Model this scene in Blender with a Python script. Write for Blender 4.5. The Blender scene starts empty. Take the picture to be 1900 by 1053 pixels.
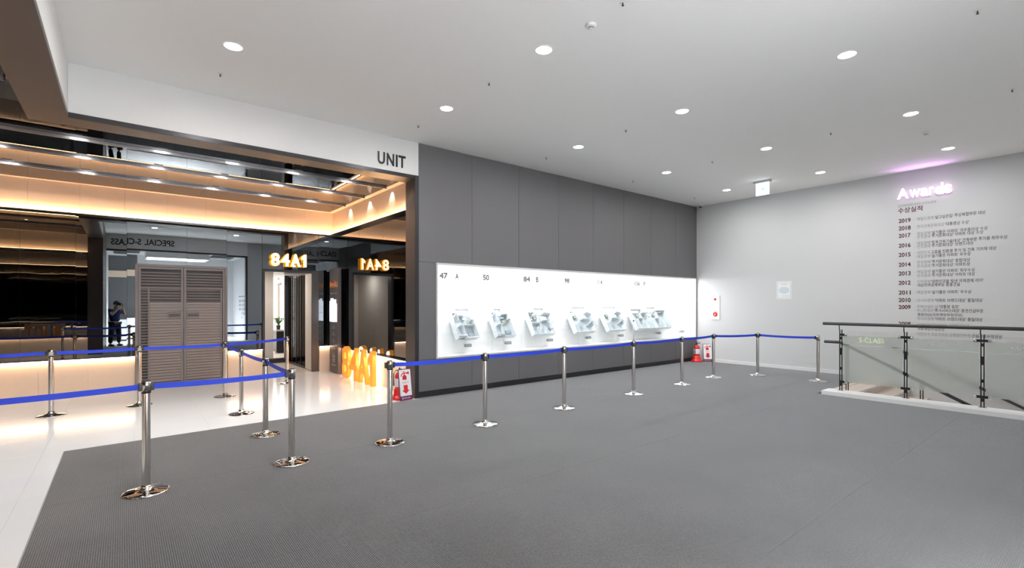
import bpy, bmesh, math, random
from mathutils import Vector, Matrix
random.seed(7)
S = bpy.context.scene
C = S.collection
# ------------------------------------------------------------------ camera, world, exposure
cam_d = bpy.data.cameras.new('camera')
cam_d.sensor_width = 36.0
cam_d.lens = 899.2 / 1900 * 36.0
cam_d.shift_y = (562.3 - 526.5) / 1900
cam_d.clip_start = 0.05
cam = bpy.data.objects.new('camera', cam_d)
C.objects.link(cam)
YAW = math.radians(38.7624)
cam.location = (0, 0, 1.66)
cam.rotation_euler = (math.pi / 2, 0, -YAW)
S.camera = cam
w = bpy.data.worlds.new('world')
S.world = w
w.use_nodes = True
w.node_tree.nodes['Background'].inputs[0].default_value = (0.02, 0.02, 0.022, 1)
w.node_tree.nodes['Background'].inputs[1].default_value = 1.0
S.view_settings.view_transform = 'Standard'
S.view_settings.look = 'None'
S.view_settings.gamma = 1.0
S.view_settings.use_curve_mapping = False
S.view_settings.exposure = 0.55
S.cycles.caustics_reflective = False
S.cycles.caustics_refractive = False
S.cycles.sample_clamp_indirect = 4.0
S.cycles.max_bounces = 14
S.cycles.diffuse_bounces = 8
S.cycles.glossy_bounces = 6
S.cycles.transparent_max_bounces = 16

DOWNLIGHT_W = 15.5      # each round ceiling lamp of the hall
BOARD_EMIT = 1.1        # the backlit white niche
LED_EMIT = 122.0        # warm strips above the mirrors
LED_LOW_EMIT = 70.0     # warm strips of the low panels
ACCENT_W = 1.1          # added lamps that cast the highlights on the lobby bars
LOBBY_W = 9.0          # added recessed lobby lamps, kept out of view
WASH_W = 9.0           # wall washers on the lobby side wall
GALLERY_W = 560.0        # light box lamp, spread narrowed so its floor bounces light into the hall
GALLERY_EMIT = 9.0      # ceiling light box of the opposite gallery

# main planes of the place (metres): camera stands at the origin
YW = 7.65      # grey panel wall and header front
XR = 13.05     # awards wall
ZC = 4.47      # hall ceiling
ZH = 3.89      # header bottom (white part)
ZU = 3.83      # header underside
YB = 12.24     # lobby mirror wall
XL = 4.11      # lobby right wall
ZG = 3.90      # lobby glass ceiling
YO = -0.6      # header on the opposite side
XP = -0.5      # hall side of the dark partition and beam
XQ = -0.87     # lobby side of it
YP = 3.5       # partition end / alcove wall


# ------------------------------------------------------------------ materials
def mat(name, col, rough=0.5, metal=0.0, emit=None, es=0.0, spec=None, noise=0.0, nscale=8.0, bump=0.0, bscale=60.0, coat=0.0, ior=None):
    m = bpy.data.materials.new(name)
    m.use_nodes = True
    nt = m.node_tree
    b = nt.nodes['Principled BSDF']
    b.inputs['Base Color'].default_value = (*col, 1)
    b.inputs['Roughness'].default_value = rough
    b.inputs['Metallic'].default_value = metal
    if ior:
        b.inputs['IOR'].default_value = ior
    if spec is not None:
        b.inputs['Specular IOR Level'].default_value = spec
    if coat:
        b.inputs['Coat Weight'].default_value = coat
        b.inputs['Coat Roughness'].default_value = 0.03
    if emit:
        b.inputs['Emission Color'].default_value = (*emit, 1)
        b.inputs['Emission Strength'].default_value = es
    if noise or bump:
        geo = nt.nodes.new('ShaderNodeNewGeometry')
    if noise:
        n = nt.nodes.new('ShaderNodeTexNoise')
        n.inputs['Scale'].default_value = nscale
        n.inputs['Detail'].default_value = 5
        nt.links.new(geo.outputs['Position'], n.inputs['Vector'])
        mx = nt.nodes.new('ShaderNodeMix')
        mx.data_type = 'RGBA'
        mx.inputs[6].default_value = (*[c * (1 - noise) for c in col], 1)
        mx.inputs[7].default_value = (*[min(1, c * (1 + noise)) for c in col], 1)
        nt.links.new(n.outputs[0], mx.inputs[0])
        nt.links.new(mx.outputs[2], b.inputs['Base Color'])
    if bump:
        n2 = nt.nodes.new('ShaderNodeTexNoise')
        n2.inputs['Scale'].default_value = bscale
        n2.inputs['Detail'].default_value = 3
        nt.links.new(geo.outputs['Position'], n2.inputs['Vector'])
        bp = nt.nodes.new('ShaderNodeBump')
        bp.inputs['Strength'].default_value = bump
        bp.inputs['Distance'].default_value = 0.002
        nt.links.new(n2.outputs[0], bp.inputs['Height'])
        nt.links.new(bp.outputs[0], b.inputs['Normal'])
    return m


def carpet_mat():
    m = bpy.data.materials.new('ribbed_carpet')
    m.use_nodes = True
    nt = m.node_tree
    N, L = nt.nodes, nt.links
    b = N['Principled BSDF']
    b.inputs['Roughness'].default_value = 0.95
    b.inputs['Specular IOR Level'].default_value = 0.1
    b.inputs['Sheen Weight'].default_value = 0.85
    b.inputs['Sheen Roughness'].default_value = 0.34
    b.inputs['Sheen Tint'].default_value = (0.9, 0.92, 0.95, 1)
    geo = N.new('ShaderNodeNewGeometry')
    sp = N.new('ShaderNodeSeparateXYZ')
    L.new(geo.outputs['Position'], sp.inputs[0])

    def math_(op, a, bb=None):
        n = N.new('ShaderNodeMath')
        n.operation = op
        for i, v in enumerate((a, bb)):
            if v is None:
                continue
            if isinstance(v, (int, float)):
                n.inputs[i].default_value = v
            else:
                L.new(v, n.inputs[i])
        return n.outputs[0]
    sx = math_('SINE', math_('MULTIPLY', sp.outputs[0], 2 * math.pi / 0.0125))
    sy = math_('SINE', math_('MULTIPLY', sp.outputs[1], 2 * math.pi / 0.011))
    rib = math_('ADD', math_('MULTIPLY', sx, 0.36), 0.5)
    hgt = math_('ADD', rib, math_('MULTIPLY', sy, 0.16))
    n1 = N.new('ShaderNodeTexNoise')
    n1.inputs['Scale'].default_value = 130
    L.new(geo.outputs['Position'], n1.inputs['Vector'])
    n2 = N.new('ShaderNodeTexNoise')
    n2.inputs['Scale'].default_value = 1.3
    n2.inputs['Detail'].default_value = 4
    L.new(geo.outputs['Position'], n2.inputs['Vector'])
    f = math_('ADD', hgt, math_('MULTIPLY', math_('SUBTRACT', n1.outputs[0], 0.5), 1.3))
    f = math_('ADD', f, math_('MULTIPLY', math_('SUBTRACT', n2.outputs[0], 0.5), 0.35))
    r = N.new('ShaderNodeValToRGB')
    r.color_ramp.elements[0].position = 0.1
    r.color_ramp.elements[0].color = (0.012, 0.0125, 0.014, 1)
    r.color_ramp.elements[1].position = 0.95
    r.color_ramp.elements[1].color = (0.155, 0.153, 0.152, 1)
    L.new(f, r.inputs[0])
    L.new(r.outputs[0], b.inputs['Base Color'])
    bp = N.new('ShaderNodeBump')
    bp.inputs['Strength'].default_value = 0.5
    bp.inputs['Distance'].default_value = 0.003
    L.new(hgt, bp.inputs['Height'])
    L.new(bp.outputs[0], b.inputs['Normal'])
    return m


def glass_mat(name, tint=(1, 1, 1), gloss=0.08):
    m = bpy.data.materials.new(name)
    m.use_nodes = True
    nt = m.node_tree
    nt.nodes.clear()
    o = nt.nodes.new('ShaderNodeOutputMaterial')
    t = nt.nodes.new('ShaderNodeBsdfTransparent')
    t.inputs[0].default_value = (*tint, 1)
    g = nt.nodes.new('ShaderNodeBsdfGlossy')
    g.inputs['Roughness'].default_value = 0.02
    mx = nt.nodes.new('ShaderNodeMixShader')
    mx.inputs[0].default_value = gloss
    nt.links.new(t.outputs[0], mx.inputs[1])
    nt.links.new(g.outputs[0], mx.inputs[2])
    nt.links.new(mx.outputs[0], o.inputs[0])
    return m


def frost_mat():
    m = bpy.data.materials.new('frosted_film')
    m.use_nodes = True
    nt = m.node_tree
    nt.nodes.clear()
    o = nt.nodes.new('ShaderNodeOutputMaterial')
    a = nt.nodes.new('ShaderNodeBsdfPrincipled')
    a.inputs['Base Color'].default_value = (0.95, 0.99, 0.955, 1)
    a.inputs['Transmission Weight'].default_value = 1.0
    a.inputs['Roughness'].default_value = 0.33
    a.inputs['IOR'].default_value = 1.12
    tr = nt.nodes.new('ShaderNodeBsdfTranslucent')
    tr.inputs[0].default_value = (0.9, 0.95, 0.9, 1)  # greenish tint paints in the green light behind the glass
    d = nt.nodes.new('ShaderNodeBsdfDiffuse')
    d.inputs[0].default_value = (0.86, 0.9, 0.86, 1)
    m1 = nt.nodes.new('ShaderNodeMixShader')
    m1.inputs[0].default_value = 0.5
    nt.links.new(tr.outputs[0], m1.inputs[1])
    nt.links.new(d.outputs[0], m1.inputs[2])
    m2 = nt.nodes.new('ShaderNodeMixShader')
    m2.inputs[0].default_value = 0.4
    nt.links.new(a.outputs[0], m2.inputs[1])
    nt.links.new(m1.outputs[0], m2.inputs[2])
    nt.links.new(m2.outputs[0], o.inputs[0])
    return m


M = {
    'ceil': mat('ceiling_paint', (0.93, 0.93, 0.915), 0.9, noise=0.01),
    'white': mat('white_paint', (0.63, 0.64, 0.65), 0.75, noise=0.012, nscale=3, bump=0.05),
    'fascia': mat('fascia_paint', (0.86, 0.865, 0.86), 0.7, noise=0.01),
    'grey': mat('grey_panel', (0.142, 0.139, 0.144), 0.55, noise=0.05, nscale=25, bump=0.08, bscale=200),
    'greygap': mat('panel_joint', (0.03, 0.03, 0.032), 0.8),
    'darkmetal': mat('dark_brown_metal', (0.085, 0.077, 0.073), 0.38, 0.55, noise=0.04),
    'trim': mat('dark_trim', (0.05, 0.05, 0.055), 0.32, 0.6),
    'carpet': carpet_mat(),
    'tile': mat('white_polished_tile', (0.84, 0.845, 0.86), 0.13, noise=0.012, nscale=2),
    'grout': mat('grout', (0.42, 0.42, 0.42), 0.8),
    'mirror': mat('dark_mirror_glass', (0.20, 0.215, 0.225), 0.0, 1.0),
    'ceilglass': mat('black_mirror_glass', (0.004, 0.004, 0.005), 0.0, 0.0, ior=2.3),
    'beige': mat('beige_panel', (0.78, 0.62, 0.48), 0.45, noise=0.035, nscale=14),
    'led': mat('warm_led', (1, 0.6, 0.3), 0.5, emit=(1.0, 0.57, 0.28), es=LED_EMIT),
    'ledlow': mat('warm_led_low', (1, 0.6, 0.3), 0.5, emit=(1.0, 0.66, 0.42), es=LED_LOW_EMIT),
    'chrome': mat('brushed_steel', (0.66, 0.64, 0.61), 0.17, 1.0),
    'chrome2': mat('polished_steel', (0.74, 0.72, 0.70), 0.06, 1.0),
    'bar': mat('satin_black_metal', (0.20, 0.20, 0.215), 0.34, 0.8),
    'black': mat('black_plastic', (0.012, 0.012, 0.013), 0.4),
    'rubber': mat('black_rubber', (0.02, 0.02, 0.02), 0.7),
    'belt': mat('blue_webbing', (0.012, 0.05, 0.62), 0.6, noise=0.08, nscale=120),
    'lamp': mat('lamp_lens', (1, 1, 1), 0.4, emit=(1, 0.99, 0.97), es=14),
    'lampring': mat('lamp_ring', (0.85, 0.85, 0.85), 0.4),
    'board': mat('backlit_board', (0.4, 0.4, 0.4), 0.5, emit=(1, 1, 0.99), es=BOARD_EMIT),
    'boardlow': mat('white_shelf', (0.88, 0.89, 0.89), 0.4),
    'frame': mat('light_metal_frame', (0.72, 0.72, 0.72), 0.35, 0.3),
    'model': mat('white_model_plastic', (0.64, 0.68, 0.70), 0.5),
    'modelline': mat('model_wall_top', (0.33, 0.37, 0.40), 0.5),
    'modelfloor': mat('model_floor', (0.42, 0.49, 0.52), 0.5),
    'modeldark': mat('model_furniture', (0.28, 0.34, 0.38), 0.5),
    'modelgreen': mat('model_plant', (0.25, 0.28, 0.24), 0.7),
    'plaque': mat('grey_plaque', (0.22, 0.25, 0.26), 0.4),
    'ink': mat('grey_ink', (0.27, 0.27, 0.28), 0.7),
    'inklight': mat('light_grey_ink', (0.62, 0.62, 0.63), 0.7),
    'maroon': mat('maroon_ink', (0.075, 0.008, 0.022), 0.6),
    'dark': mat('dark_ink', (0.045, 0.03, 0.035), 0.6),
    'blacktext': mat('black_lettering', (0.012, 0.012, 0.014), 0.35),
    'whitetext': mat('white_print', (0.85, 0.85, 0.85), 0.5),
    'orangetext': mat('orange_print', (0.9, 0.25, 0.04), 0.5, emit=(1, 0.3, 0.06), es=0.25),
    'redplastic': mat('red_plastic', (0.62, 0.012, 0.012), 0.3, coat=0.3),
    'redprint': mat('red_print', (0.62, 0.012, 0.02), 0.5),
    'purple': mat('purple_board', (0.13, 0.012, 0.075), 0.4),
    'signwhite': mat('white_sign_face', (0.85, 0.85, 0.87), 0.4),
    'plasticwhite': mat('white_plastic', (0.83, 0.83, 0.82), 0.4),
    'plasticgrey': mat('grey_plastic', (0.5, 0.5, 0.54), 0.4),
    'awards': mat('lit_white_letters', (0.95, 0.95, 0.95), 0.4, emit=(1, 0.95, 1.0), es=0.9),
    'magenta': mat('magenta_halo_led', (0.9, 0.4, 0.9), 0.4, emit=(0.85, 0.25, 0.95), es=0.25),
    'signlit': mat('lit_orange_letters', (1, 0.8, 0.5), 0.4, emit=(1, 0.86, 0.62), es=2.6),
    'signglow': mat('orange_letter_side', (1, 0.45, 0.08), 0.4, emit=(1, 0.33, 0.02), es=2.4),
    'blockorange': mat('orange_block_letter', (0.9, 0.33, 0.04), 0.4, emit=(1, 0.36, 0.03), es=0.3),
    'blockglow': mat('warm_white_glow', (1, 0.85, 0.7), 0.4, emit=(1, 0.78, 0.55), es=5.0),
    'exit': mat('exit_sign_lit', (1, 1, 1), 0.4, emit=(0.95, 1, 1), es=1.8),
    'exitarrow': mat('exit_arrow', (0.05, 0.7, 0.6), 0.4, emit=(0.1, 0.85, 0.72), es=0.8),
    'louver': mat('taupe_louver', (0.21, 0.18, 0.172), 0.42, 0.25, noise=0.04),
    'louverpanel': mat('taupe_guard_slat', (0.34, 0.295, 0.28), 0.3, 0.2),
    'clear': glass_mat('clear_glass', gloss=0.04),
    'darkglass': glass_mat('tinted_glass', (0.45, 0.42, 0.40)),
    'frost': frost_mat(),
    'filmglow': mat('green_glow_letter', (0.72, 0.9, 0.5), 0.3, emit=(0.75, 1.0, 0.35), es=0.12),  # green light behind the clear letters, painted as colour and glow
    'rail': mat('dark_grey_handrail', (0.035, 0.037, 0.04), 0.35),
    'curb': mat('white_curb', (0.82, 0.82, 0.82), 0.5),
    'wood': mat('beige_stair', (0.60, 0.50, 0.42), 0.4, noise=0.06, nscale=10),
    'screen': mat('glowing_plan_screen', (0.9, 0.9, 1), 0.3, emit=(0.86, 0.88, 1.0), es=1.6),
    'pylon': mat('pylon_grey', (0.115, 0.105, 0.105), 0.42, 0.3),
    'cream': mat('cream_wall', (0.80, 0.74, 0.68), 0.6),
    'room_light': mat('window_light', (1, 1, 1), 0.5, emit=(1, 0.98, 0.95), es=1.4),
    'lightbox': mat('ceiling_light_box', (1, 1, 1), 0.5, emit=(1, 1, 1), es=GALLERY_EMIT),
    'gallerywall': mat('gallery_dark_wall', (0.11, 0.115, 0.12), 0.6),
    'skin': mat('skin', (0.55, 0.36, 0.27), 0.55),
    'hair': mat('black_hair', (0.012, 0.01, 0.01), 0.6),
    'shirt': mat('blue_shirt', (0.02, 0.045, 0.16), 0.8),
    'trousers': mat('black_trousers', (0.012, 0.012, 0.014), 0.8),
    'mask': mat('white_mask', (0.75, 0.77, 0.8), 0.8),
    'leaf': mat('green_leaf', (0.07, 0.2, 0.04), 0.5),
    'pot': mat('dark_pot', (0.04, 0.035, 0.03), 0.5),
    'blue': mat('tag_blue', (0.05, 0.15, 0.5), 0.5),
    'green': mat('tag_green', (0.1, 0.35, 0.15), 0.5),
    'redtag': mat('tag_red', (0.5, 0.05, 0.03), 0.5),
    'posterblue': mat('poster_blue', (0.62, 0.70, 0.76), 0.6),
    'posterline': mat('poster_border', (0.42, 0.52, 0.6), 0.6),
}


# ------------------------------------------------------------------ helpers
def box(bm, x0, x1, y0, y1, z0, z1):
    v = [bm.verts.new(p) for p in ((x0, y0, z0), (x1, y0, z0), (x1, y1, z0), (x0, y1, z0), (x0, y0, z1), (x1, y0, z1), (x1, y1, z1), (x0, y1, z1))]
    for f in ((3, 2, 1, 0), (4, 5, 6, 7), (0, 1, 5, 4), (1, 2, 6, 5), (2, 3, 7, 6), (3, 0, 4, 7)):
        bm.faces.new([v[i] for i in f])


def boxm(*a, bevel=0.0):
    bm = bmesh.new()
    box(bm, *a)
    if bevel:
        bmesh.ops.bevel(bm, geom=bm.edges[:], offset=bevel, segments=2, affect='EDGES', profile=0.6)
    return bm


def frame_of(d):
    d = Vector(d).normalized()
    a = Vector((0, 0, 1)) if abs(d.z) < 0.9 else Vector((1, 0, 0))
    u = d.cross(a).normalized()
    return u, d.cross(u)


def tube(bm, pts, r, seg=12, cap=True):
    pts = [Vector(p) for p in pts]
    rings = []
    for i, p in enumerate(pts):
        d = (pts[min(i + 1, len(pts) - 1)] - pts[max(i - 1, 0)])
        u, v = frame_of(d)
        rr = r[i] if isinstance(r, (list, tuple)) else r
        rings.append([bm.verts.new(p + u * rr * math.cos(2 * math.pi * k / seg) + v * rr * math.sin(2 * math.pi * k / seg)) for k in range(seg)])
    for a, b in zip(rings, rings[1:]):
        for k in range(seg):
            f = bm.faces.new((a[k], a[(k + 1) % seg], b[(k + 1) % seg], b[k]))
            f.smooth = True
    if cap:
        bm.faces.new(rings[0][::-1])
        bm.faces.new(rings[-1])


def lathe(bm, prof, seg=32, c=(0, 0, 0), smooth=True):
    rings = []
    for r, z in prof:
        if r < 1e-5:
            rings.append([bm.verts.new((c[0], c[1], c[2] + z))])
        else:
            rings.append([bm.verts.new((c[0] + r * math.cos(2 * math.pi * k / seg), c[1] + r * math.sin(2 * math.pi * k / seg), c[2] + z)) for k in range(seg)])
    for a, b in zip(rings, rings[1:]):
        for k in range(seg):
            k2 = (k + 1) % seg
            if len(a) == 1 and len(b) == 1:
                continue
            if len(a) == 1:
                f = bm.faces.new((a[0], b[k2], b[k]))
            elif len(b) == 1:
                f = bm.faces.new((a[k], a[k2], b[0]))
            else:
                f = bm.faces.new((a[k], a[k2], b[k2], b[k]))
            f.smooth = smooth


class Basis:
    def __init__(s, o, ux, uy, un):
        s.o, s.ux, s.uy, s.un = Vector(o), Vector(ux).normalized(), Vector(uy).normalized(), Vector(un).normalized()

    def p(s, a, b, c=0.0):
        return s.o + s.ux * a + s.uy * b + s.un * c


def prism(bm, B, pts, c0, c1):
    lo = [bm.verts.new(B.p(a, b, c0)) for a, b in pts]
    hi = [bm.verts.new(B.p(a, b, c1)) for a, b in pts]
    n = len(pts)
    bm.faces.new(lo[::-1])
    bm.faces.new(hi)
    for i in range(n):
        bm.faces.new((lo[i], lo[(i + 1) % n], hi[(i + 1) % n], hi[i]))


def rect(a0, a1, b0, b1):
    return [(a0, b0), (a1, b0), (a1, b1), (a0, b1)]


def circ(a, b, r, n=20, ry=None):
    return [(a + r * math.cos(2 * math.pi * k / n), b + (ry or r) * math.sin(2 * math.pi * k / n)) for k in range(n)]


def obj(name, bm, m, parent=None, loc=None):
    if isinstance(bm, bmesh.types.BMesh):
        bmesh.ops.recalc_face_normals(bm, faces=bm.faces[:])
        me = bpy.data.meshes.new(name)
        bm.to_mesh(me)
        bm.free()
    else:
        me = bm
    if not me.materials:
        for mm in (m if isinstance(m, (list, tuple)) else [m]):
            me.materials.append(M[mm])
    o = bpy.data.objects.new(name, me)
    C.objects.link(o)
    if parent is not None:
        o.parent = parent
        o.matrix_parent_inverse = parent_inv(parent)
    if loc is not None:
        o.location = loc
    return o


def parent_inv(p):
    # the children are written in world coordinates, so undo the parents' offsets
    mt = Matrix.Identity(4)
    q = p
    while q is not None:
        mt = Matrix.LocRotScale(q.location, q.rotation_euler, None) @ (q.matrix_parent_inverse if q.parent else Matrix.Identity(4)) if False else mt
        q = q.parent
    return Matrix.Translation(-Vector(world_loc(p)))


def world_loc(p):
    return p.get('_wl', (0.0, 0.0, 0.0))


def tag(o, label, cat, group=None):
    o['label'] = label
    o['category'] = cat
    if group:
        o['group'] = group
    return o


def thing(name, label, cat, loc=(0, 0, 0), group=None):
    o = bpy.data.objects.new(name, None)
    o.empty_display_size = 0.1
    C.objects.link(o)
    o.location = loc
    o['_wl'] = tuple(float(v) for v in loc)
    return tag(o, label, cat, group)


def struct(name, bm, m, label=None):
    o = obj(name, bm, m)
    o['kind'] = 'structure'
    if label:
        o['label'] = label
    return o


def struct_empty(name, label=None):
    o = bpy.data.objects.new(name, None)
    o.empty_display_size = 0.1
    C.objects.link(o)
    o['kind'] = 'structure'
    if label:
        o['label'] = label
    return o


def dup(o, loc, label, group=None):
    """copy a thing and its parts and sub-parts"""
    r = o.copy()
    C.objects.link(r)
    r.location = loc
    r['label'] = label
    if group:
        r['group'] = group
    for ch in list(o.children):
        c = ch.copy()
        C.objects.link(c)
        c.parent = r
        for g in list(ch.children):
            d = g.copy()
            C.objects.link(d)
            d.parent = c
    return r


TEXT_CACHE = {}


def text_raw(s, bold=0.0, extr=0.0):
    key = (s, bold, extr)
    if key not in TEXT_CACHE:
        TEXT_CACHE[key] = text_make(s, bold, extr)
    return TEXT_CACHE[key].copy()


def text_make(s, bold=0.0, extr=0.0):
    cu = bpy.data.curves.new('lettering', 'FONT')
    cu.body = s
    cu.offset = bold
    cu.extrude = extr
    cu.resolution_u = 4
    o = bpy.data.objects.new('lettering', cu)
    me = bpy.data.meshes.new_from_object(o)
    bpy.data.objects.remove(o)
    bpy.data.curves.remove(cu)
    me.materials.clear()
    return me


def fit_text(me, B, W, H=None, mode='bbox', n0=0.0, thick=0.0, cap=0.70):
    """move a raw text mesh onto a plane: its box gets width W and height H"""
    xs = [v.co.x for v in me.vertices]
    ys = [v.co.y for v in me.vertices]
    x0, x1, y0, y1 = min(xs), max(xs), min(ys), max(ys)
    sx = W / (x1 - x0)
    sy = sx if H is None else H / (y1 - y0)
    zs = [v.co.z for v in me.vertices]
    zz = max(zs) - min(zs)
    for v in me.vertices:
        c = n0 if zz < 1e-6 else n0 + (v.co.z - min(zs)) / zz * thick
        v.co = B.p((v.co.x - x0) * sx, (v.co.y - y0) * sy, c)
    me.update()
    return me


def text_on(name, s, B, W, H, m, parent, bold=0.0, n0=0.001, thick=0.0):
    me = fit_text(text_raw(s, bold, 0.05 if thick else 0.0), B, W, H, n0=n0, thick=thick)
    me.name = name
    return obj(name, me, m, parent)


def numeral_one(name, B, W, H, m, parent, n0, thick):
    bm = bmesh.new()
    prism(bm, B, [(a * W, b * H) for a, b in ((0.46, 0), (1, 0), (1, 1), (0.6, 1), (0, 0.78), (0, 0.56), (0.46, 0.7))], n0, n0 + thick)
    return obj(name, bm, m, parent)


def two_tone_line(parts, B, W, H, mats, parent, bolds):
    """one printed line made of segments of different ink, each a part"""
    meshes, x = [], 0.0
    for s, bd in zip(parts, bolds):
        me = text_raw(s, bd)
        xs = [v.co.x for v in me.vertices]
        meshes.append((me, x - min(xs)))
        x += max(xs) - min(xs) + 0.28
    tot = x - 0.28
    ys = [v.co.y for me, _ in meshes for v in me.vertices]
    y0, y1 = min(ys), max(ys)
    for (me, off), mm in zip(meshes, mats):
        for v in me.vertices:
            v.co = B.p((v.co.x + off) / tot * W, (v.co.y - y0) / (y1 - y0) * H, 0.001)
        me.update()
        obj('award_giver' if mm == 'ink' else 'award_name', me, mm, parent)


def lamp(name, kind, loc, power, col=(1, 1, 1), parent=None, **kw):
    d = bpy.data.lights.new(name, kind)
    d.energy = power
    d.color = col
    for k, v in kw.items():
        setattr(d, k, v)
    o = bpy.data.objects.new(name, d)
    C.objects.link(o)
    o.location = loc
    if parent:
        o.parent = parent
        o.matrix_parent_inverse = Matrix.Translation(-Vector(world_loc(parent)))
    return o


# ================================================================== STRUCTURE
# --- carpet of the hall, laid in rolls, with the stair opening left free
floor = struct_empty('floor', 'dark grey ribbed carpet of the hall')
YC0, YC1 = 7.36, 7.56     # the carpet edge runs slightly askew towards the tile


def carpet_edge(x):
    return YC0 + (YC1 - YC0) * (x + 0.51) / 4.15


def quadslab(pts, z0, z1):
    bm = bmesh.new()
    lo = [bm.verts.new((x, y, z0)) for x, y in pts]
    hi = [bm.verts.new((x, y, z1)) for x, y in pts]
    bm.faces.new(lo[::-1])
    bm.faces.new(hi)
    n = len(pts)
    for i in range(n):
        bm.faces.new((lo[i], lo[(i + 1) % n], hi[(i + 1) % n], hi[i]))
    return bm


G = 0.0008
obj('carpet_roll', quadslab([(-0.51, 5.45 + G), (13.05, 5.45 + G), (13.05, 7.64), (4.04, 7.64), (4.04, carpet_edge(4.04)), (-0.51, YC0)], -0.02, 0.006), 'carpet', floor)
obj('carpet_roll', quadslab([(-0.51, 3.44 + G), (13.05, 3.44 + G), (13.05, 5.45 - G), (-0.51, 5.45 - G)], -0.02, 0.006), 'carpet', floor)
obj('carpet_roll', quadslab([(-0.51, 1.44 + G), (9.95, 1.44 + G), (9.95, 3.44 - G), (-0.51, 3.44 - G)], -0.02, 0.006), 'carpet', floor)
obj('carpet_roll', quadslab([(-0.51, -0.15), (9.95, -0.15), (9.95, 1.44 - G), (-0.51, 1.44 - G)], -0.02, 0.006), 'carpet', floor)

# --- white tile floor of the lobby
lob = struct('floor_lobby', boxm(-6.0, 4.15, 3.4, 15.2, -0.06, -0.003), 'grout', 'white polished tile floor of the lobby')
TS = 0.8
tile_meshes = {}


def tile(x0, x1, y0, y1, parent):
    key = (round(x1 - x0, 3), round(y1 - y0, 3))
    if key not in tile_meshes:
        bm = boxm(0.0006, key[0] - 0.0006, 0.0006, key[1] - 0.0006, -0.02, 0.0)
        me = bpy.data.meshes.new('tile')
        bmesh.ops.recalc_face_normals(bm, faces=bm.faces[:])
        bm.to_mesh(me)
        bm.free()
        me.materials.append(M['tile'])
        tile_meshes[key] = me
    obj('tile', tile_meshes[key], 'tile', parent, (x0, y0, 0))


def tile_area(X0, X1, Y0, Y1, ox, oy, parent):
    x = ox + math.floor((X0 - ox) / TS) * TS
    while x < X1 - 1e-3:
        a, b = max(x, X0), min(x + TS, X1)
        y = oy + math.floor((Y0 - oy) / TS) * TS
        while y < Y1 - 1e-3:
            c, d = max(y, Y0), min(y + TS, Y1)
            if b - a > 0.01 and d - c > 0.01:
                tile(a, b, c, d, parent)
            y += TS
        x += TS


tile_area(-6.0, 4.1, 7.4, 12.24, 0.11, 7.44, lob)
tile_area(-6.0, -0.52, 3.5, 7.4, 0.11, 7.44, lob)
tile_area(-0.5, 4.0, 7.34, 7.4, 0.11, 7.44, lob)
gal_floor = struct('floor_gallery', boxm(-0.6, 9.9, -4.5, -0.15, -0.06, -0.003), 'grout', 'white tile floor of the gallery behind the photographer')
tile_area(-0.5, 5.3, -4.4, -0.15, 0.11, -0.15, gal_floor)
obj('tile_field', boxm(5.31, 9.9, -0.6, -0.16, -0.02, 0), 'tile', gal_floor)

# --- ceilings
struct('ceiling', boxm(XP - 0.05, XR + 0.1, YO - 0.3, YW + 0.05, ZC, ZC + 0.1), 'ceil', 'white plaster ceiling of the hall')
cg = struct('ceiling_lobby', boxm(-6.1, XL + 0.1, 8.001, YB + 0.1, ZG + 0.0125, ZG + 0.1), 'greygap', 'black mirror glass ceiling of the lobby')
obj('ceiling_slab', boxm(-6.1, XQ - 0.001, YP - 0.1, 8.0, ZG + 0.0125, ZG + 0.1), 'greygap', cg)
xs_c = [-6.0, -4.55, -3.1, -1.65, -0.2, 1.25, 2.7, XL - 0.14]
ys_c = [YP + 0.14, 5.1, 6.6, 8.0, 9.45, 10.85, YB - 0.14]
for i in range(len(xs_c) - 1):
    for j in range(len(ys_c) - 1):
        if ys_c[j + 1] < 8.1 and xs_c[i] > XQ - 0.2:
            continue
        obj('glass_panel', boxm(xs_c[i] + 0.001, (xs_c[i + 1] if ys_c[j + 1] > 8.1 else min(xs_c[i + 1], XQ)) - 0.001, ys_c[j] + 0.001, ys_c[j + 1] - 0.001, ZG, ZG + 0.012), 'ceilglass', cg)
obj('ceiling_margin', boxm(-6.0, XL, YB - 0.14, YB, ZG - 0.002, ZG + 0.012), 'beige', cg)
obj('ceiling_margin', boxm(XL - 0.14, XL, 8.0, YB - 0.141, ZG - 0.002, ZG + 0.012), 'beige', cg)
obj('ceiling_margin', boxm(-6.0, XQ, YP, YP + 0.139, ZG - 0.002, ZG + 0.012), 'beige', cg)

# --- header over the lobby opening, the beam on the left and the jamb
hd = struct('wall_header', boxm(XP, 4.04, YW, 8.0, ZH, ZC), 'fascia', 'white header above the lobby opening')
obj('header_trim', boxm(XP, 3.97, YW - 0.004, 8.0, ZU, ZH), 'trim', hd)
obj('header_soffit', boxm(XP, 3.97, YW + 0.002, 8.0, ZU - 0.003, ZU), 'darkmetal', hd)
bmn = struct('wall_beam', boxm(XQ + 0.002, XP - 0.002, YP + 0.004, 8.0, ZH, ZC), 'fascia', 'beam running from the header towards the camera')
obj('beam_trim', boxm(XQ, XP + 0.002, YP + 0.004, 8.0, ZU, ZH - 0.0005), 'trim', bmn)
obj('beam_soffit', boxm(XQ, XP, YP + 0.004, 8.0, ZU - 0.003, ZU - 0.0002), 'darkmetal', bmn)
struct('wall_partition', boxm(XQ, XP, YO - 0.3, YP, 0, ZC), 'darkmetal', 'dark partition beside the carpet')
jb = struct('trim_1', boxm(3.97, 4.04, YW - 0.006, 8.0, 0, ZH), 'darkmetal', 'dark metal jamb of the lobby opening')
obj('jamb_face', boxm(3.968, 4.042, YW - 0.012, YW - 0.006, 0, ZH), 'trim', jb)
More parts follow.
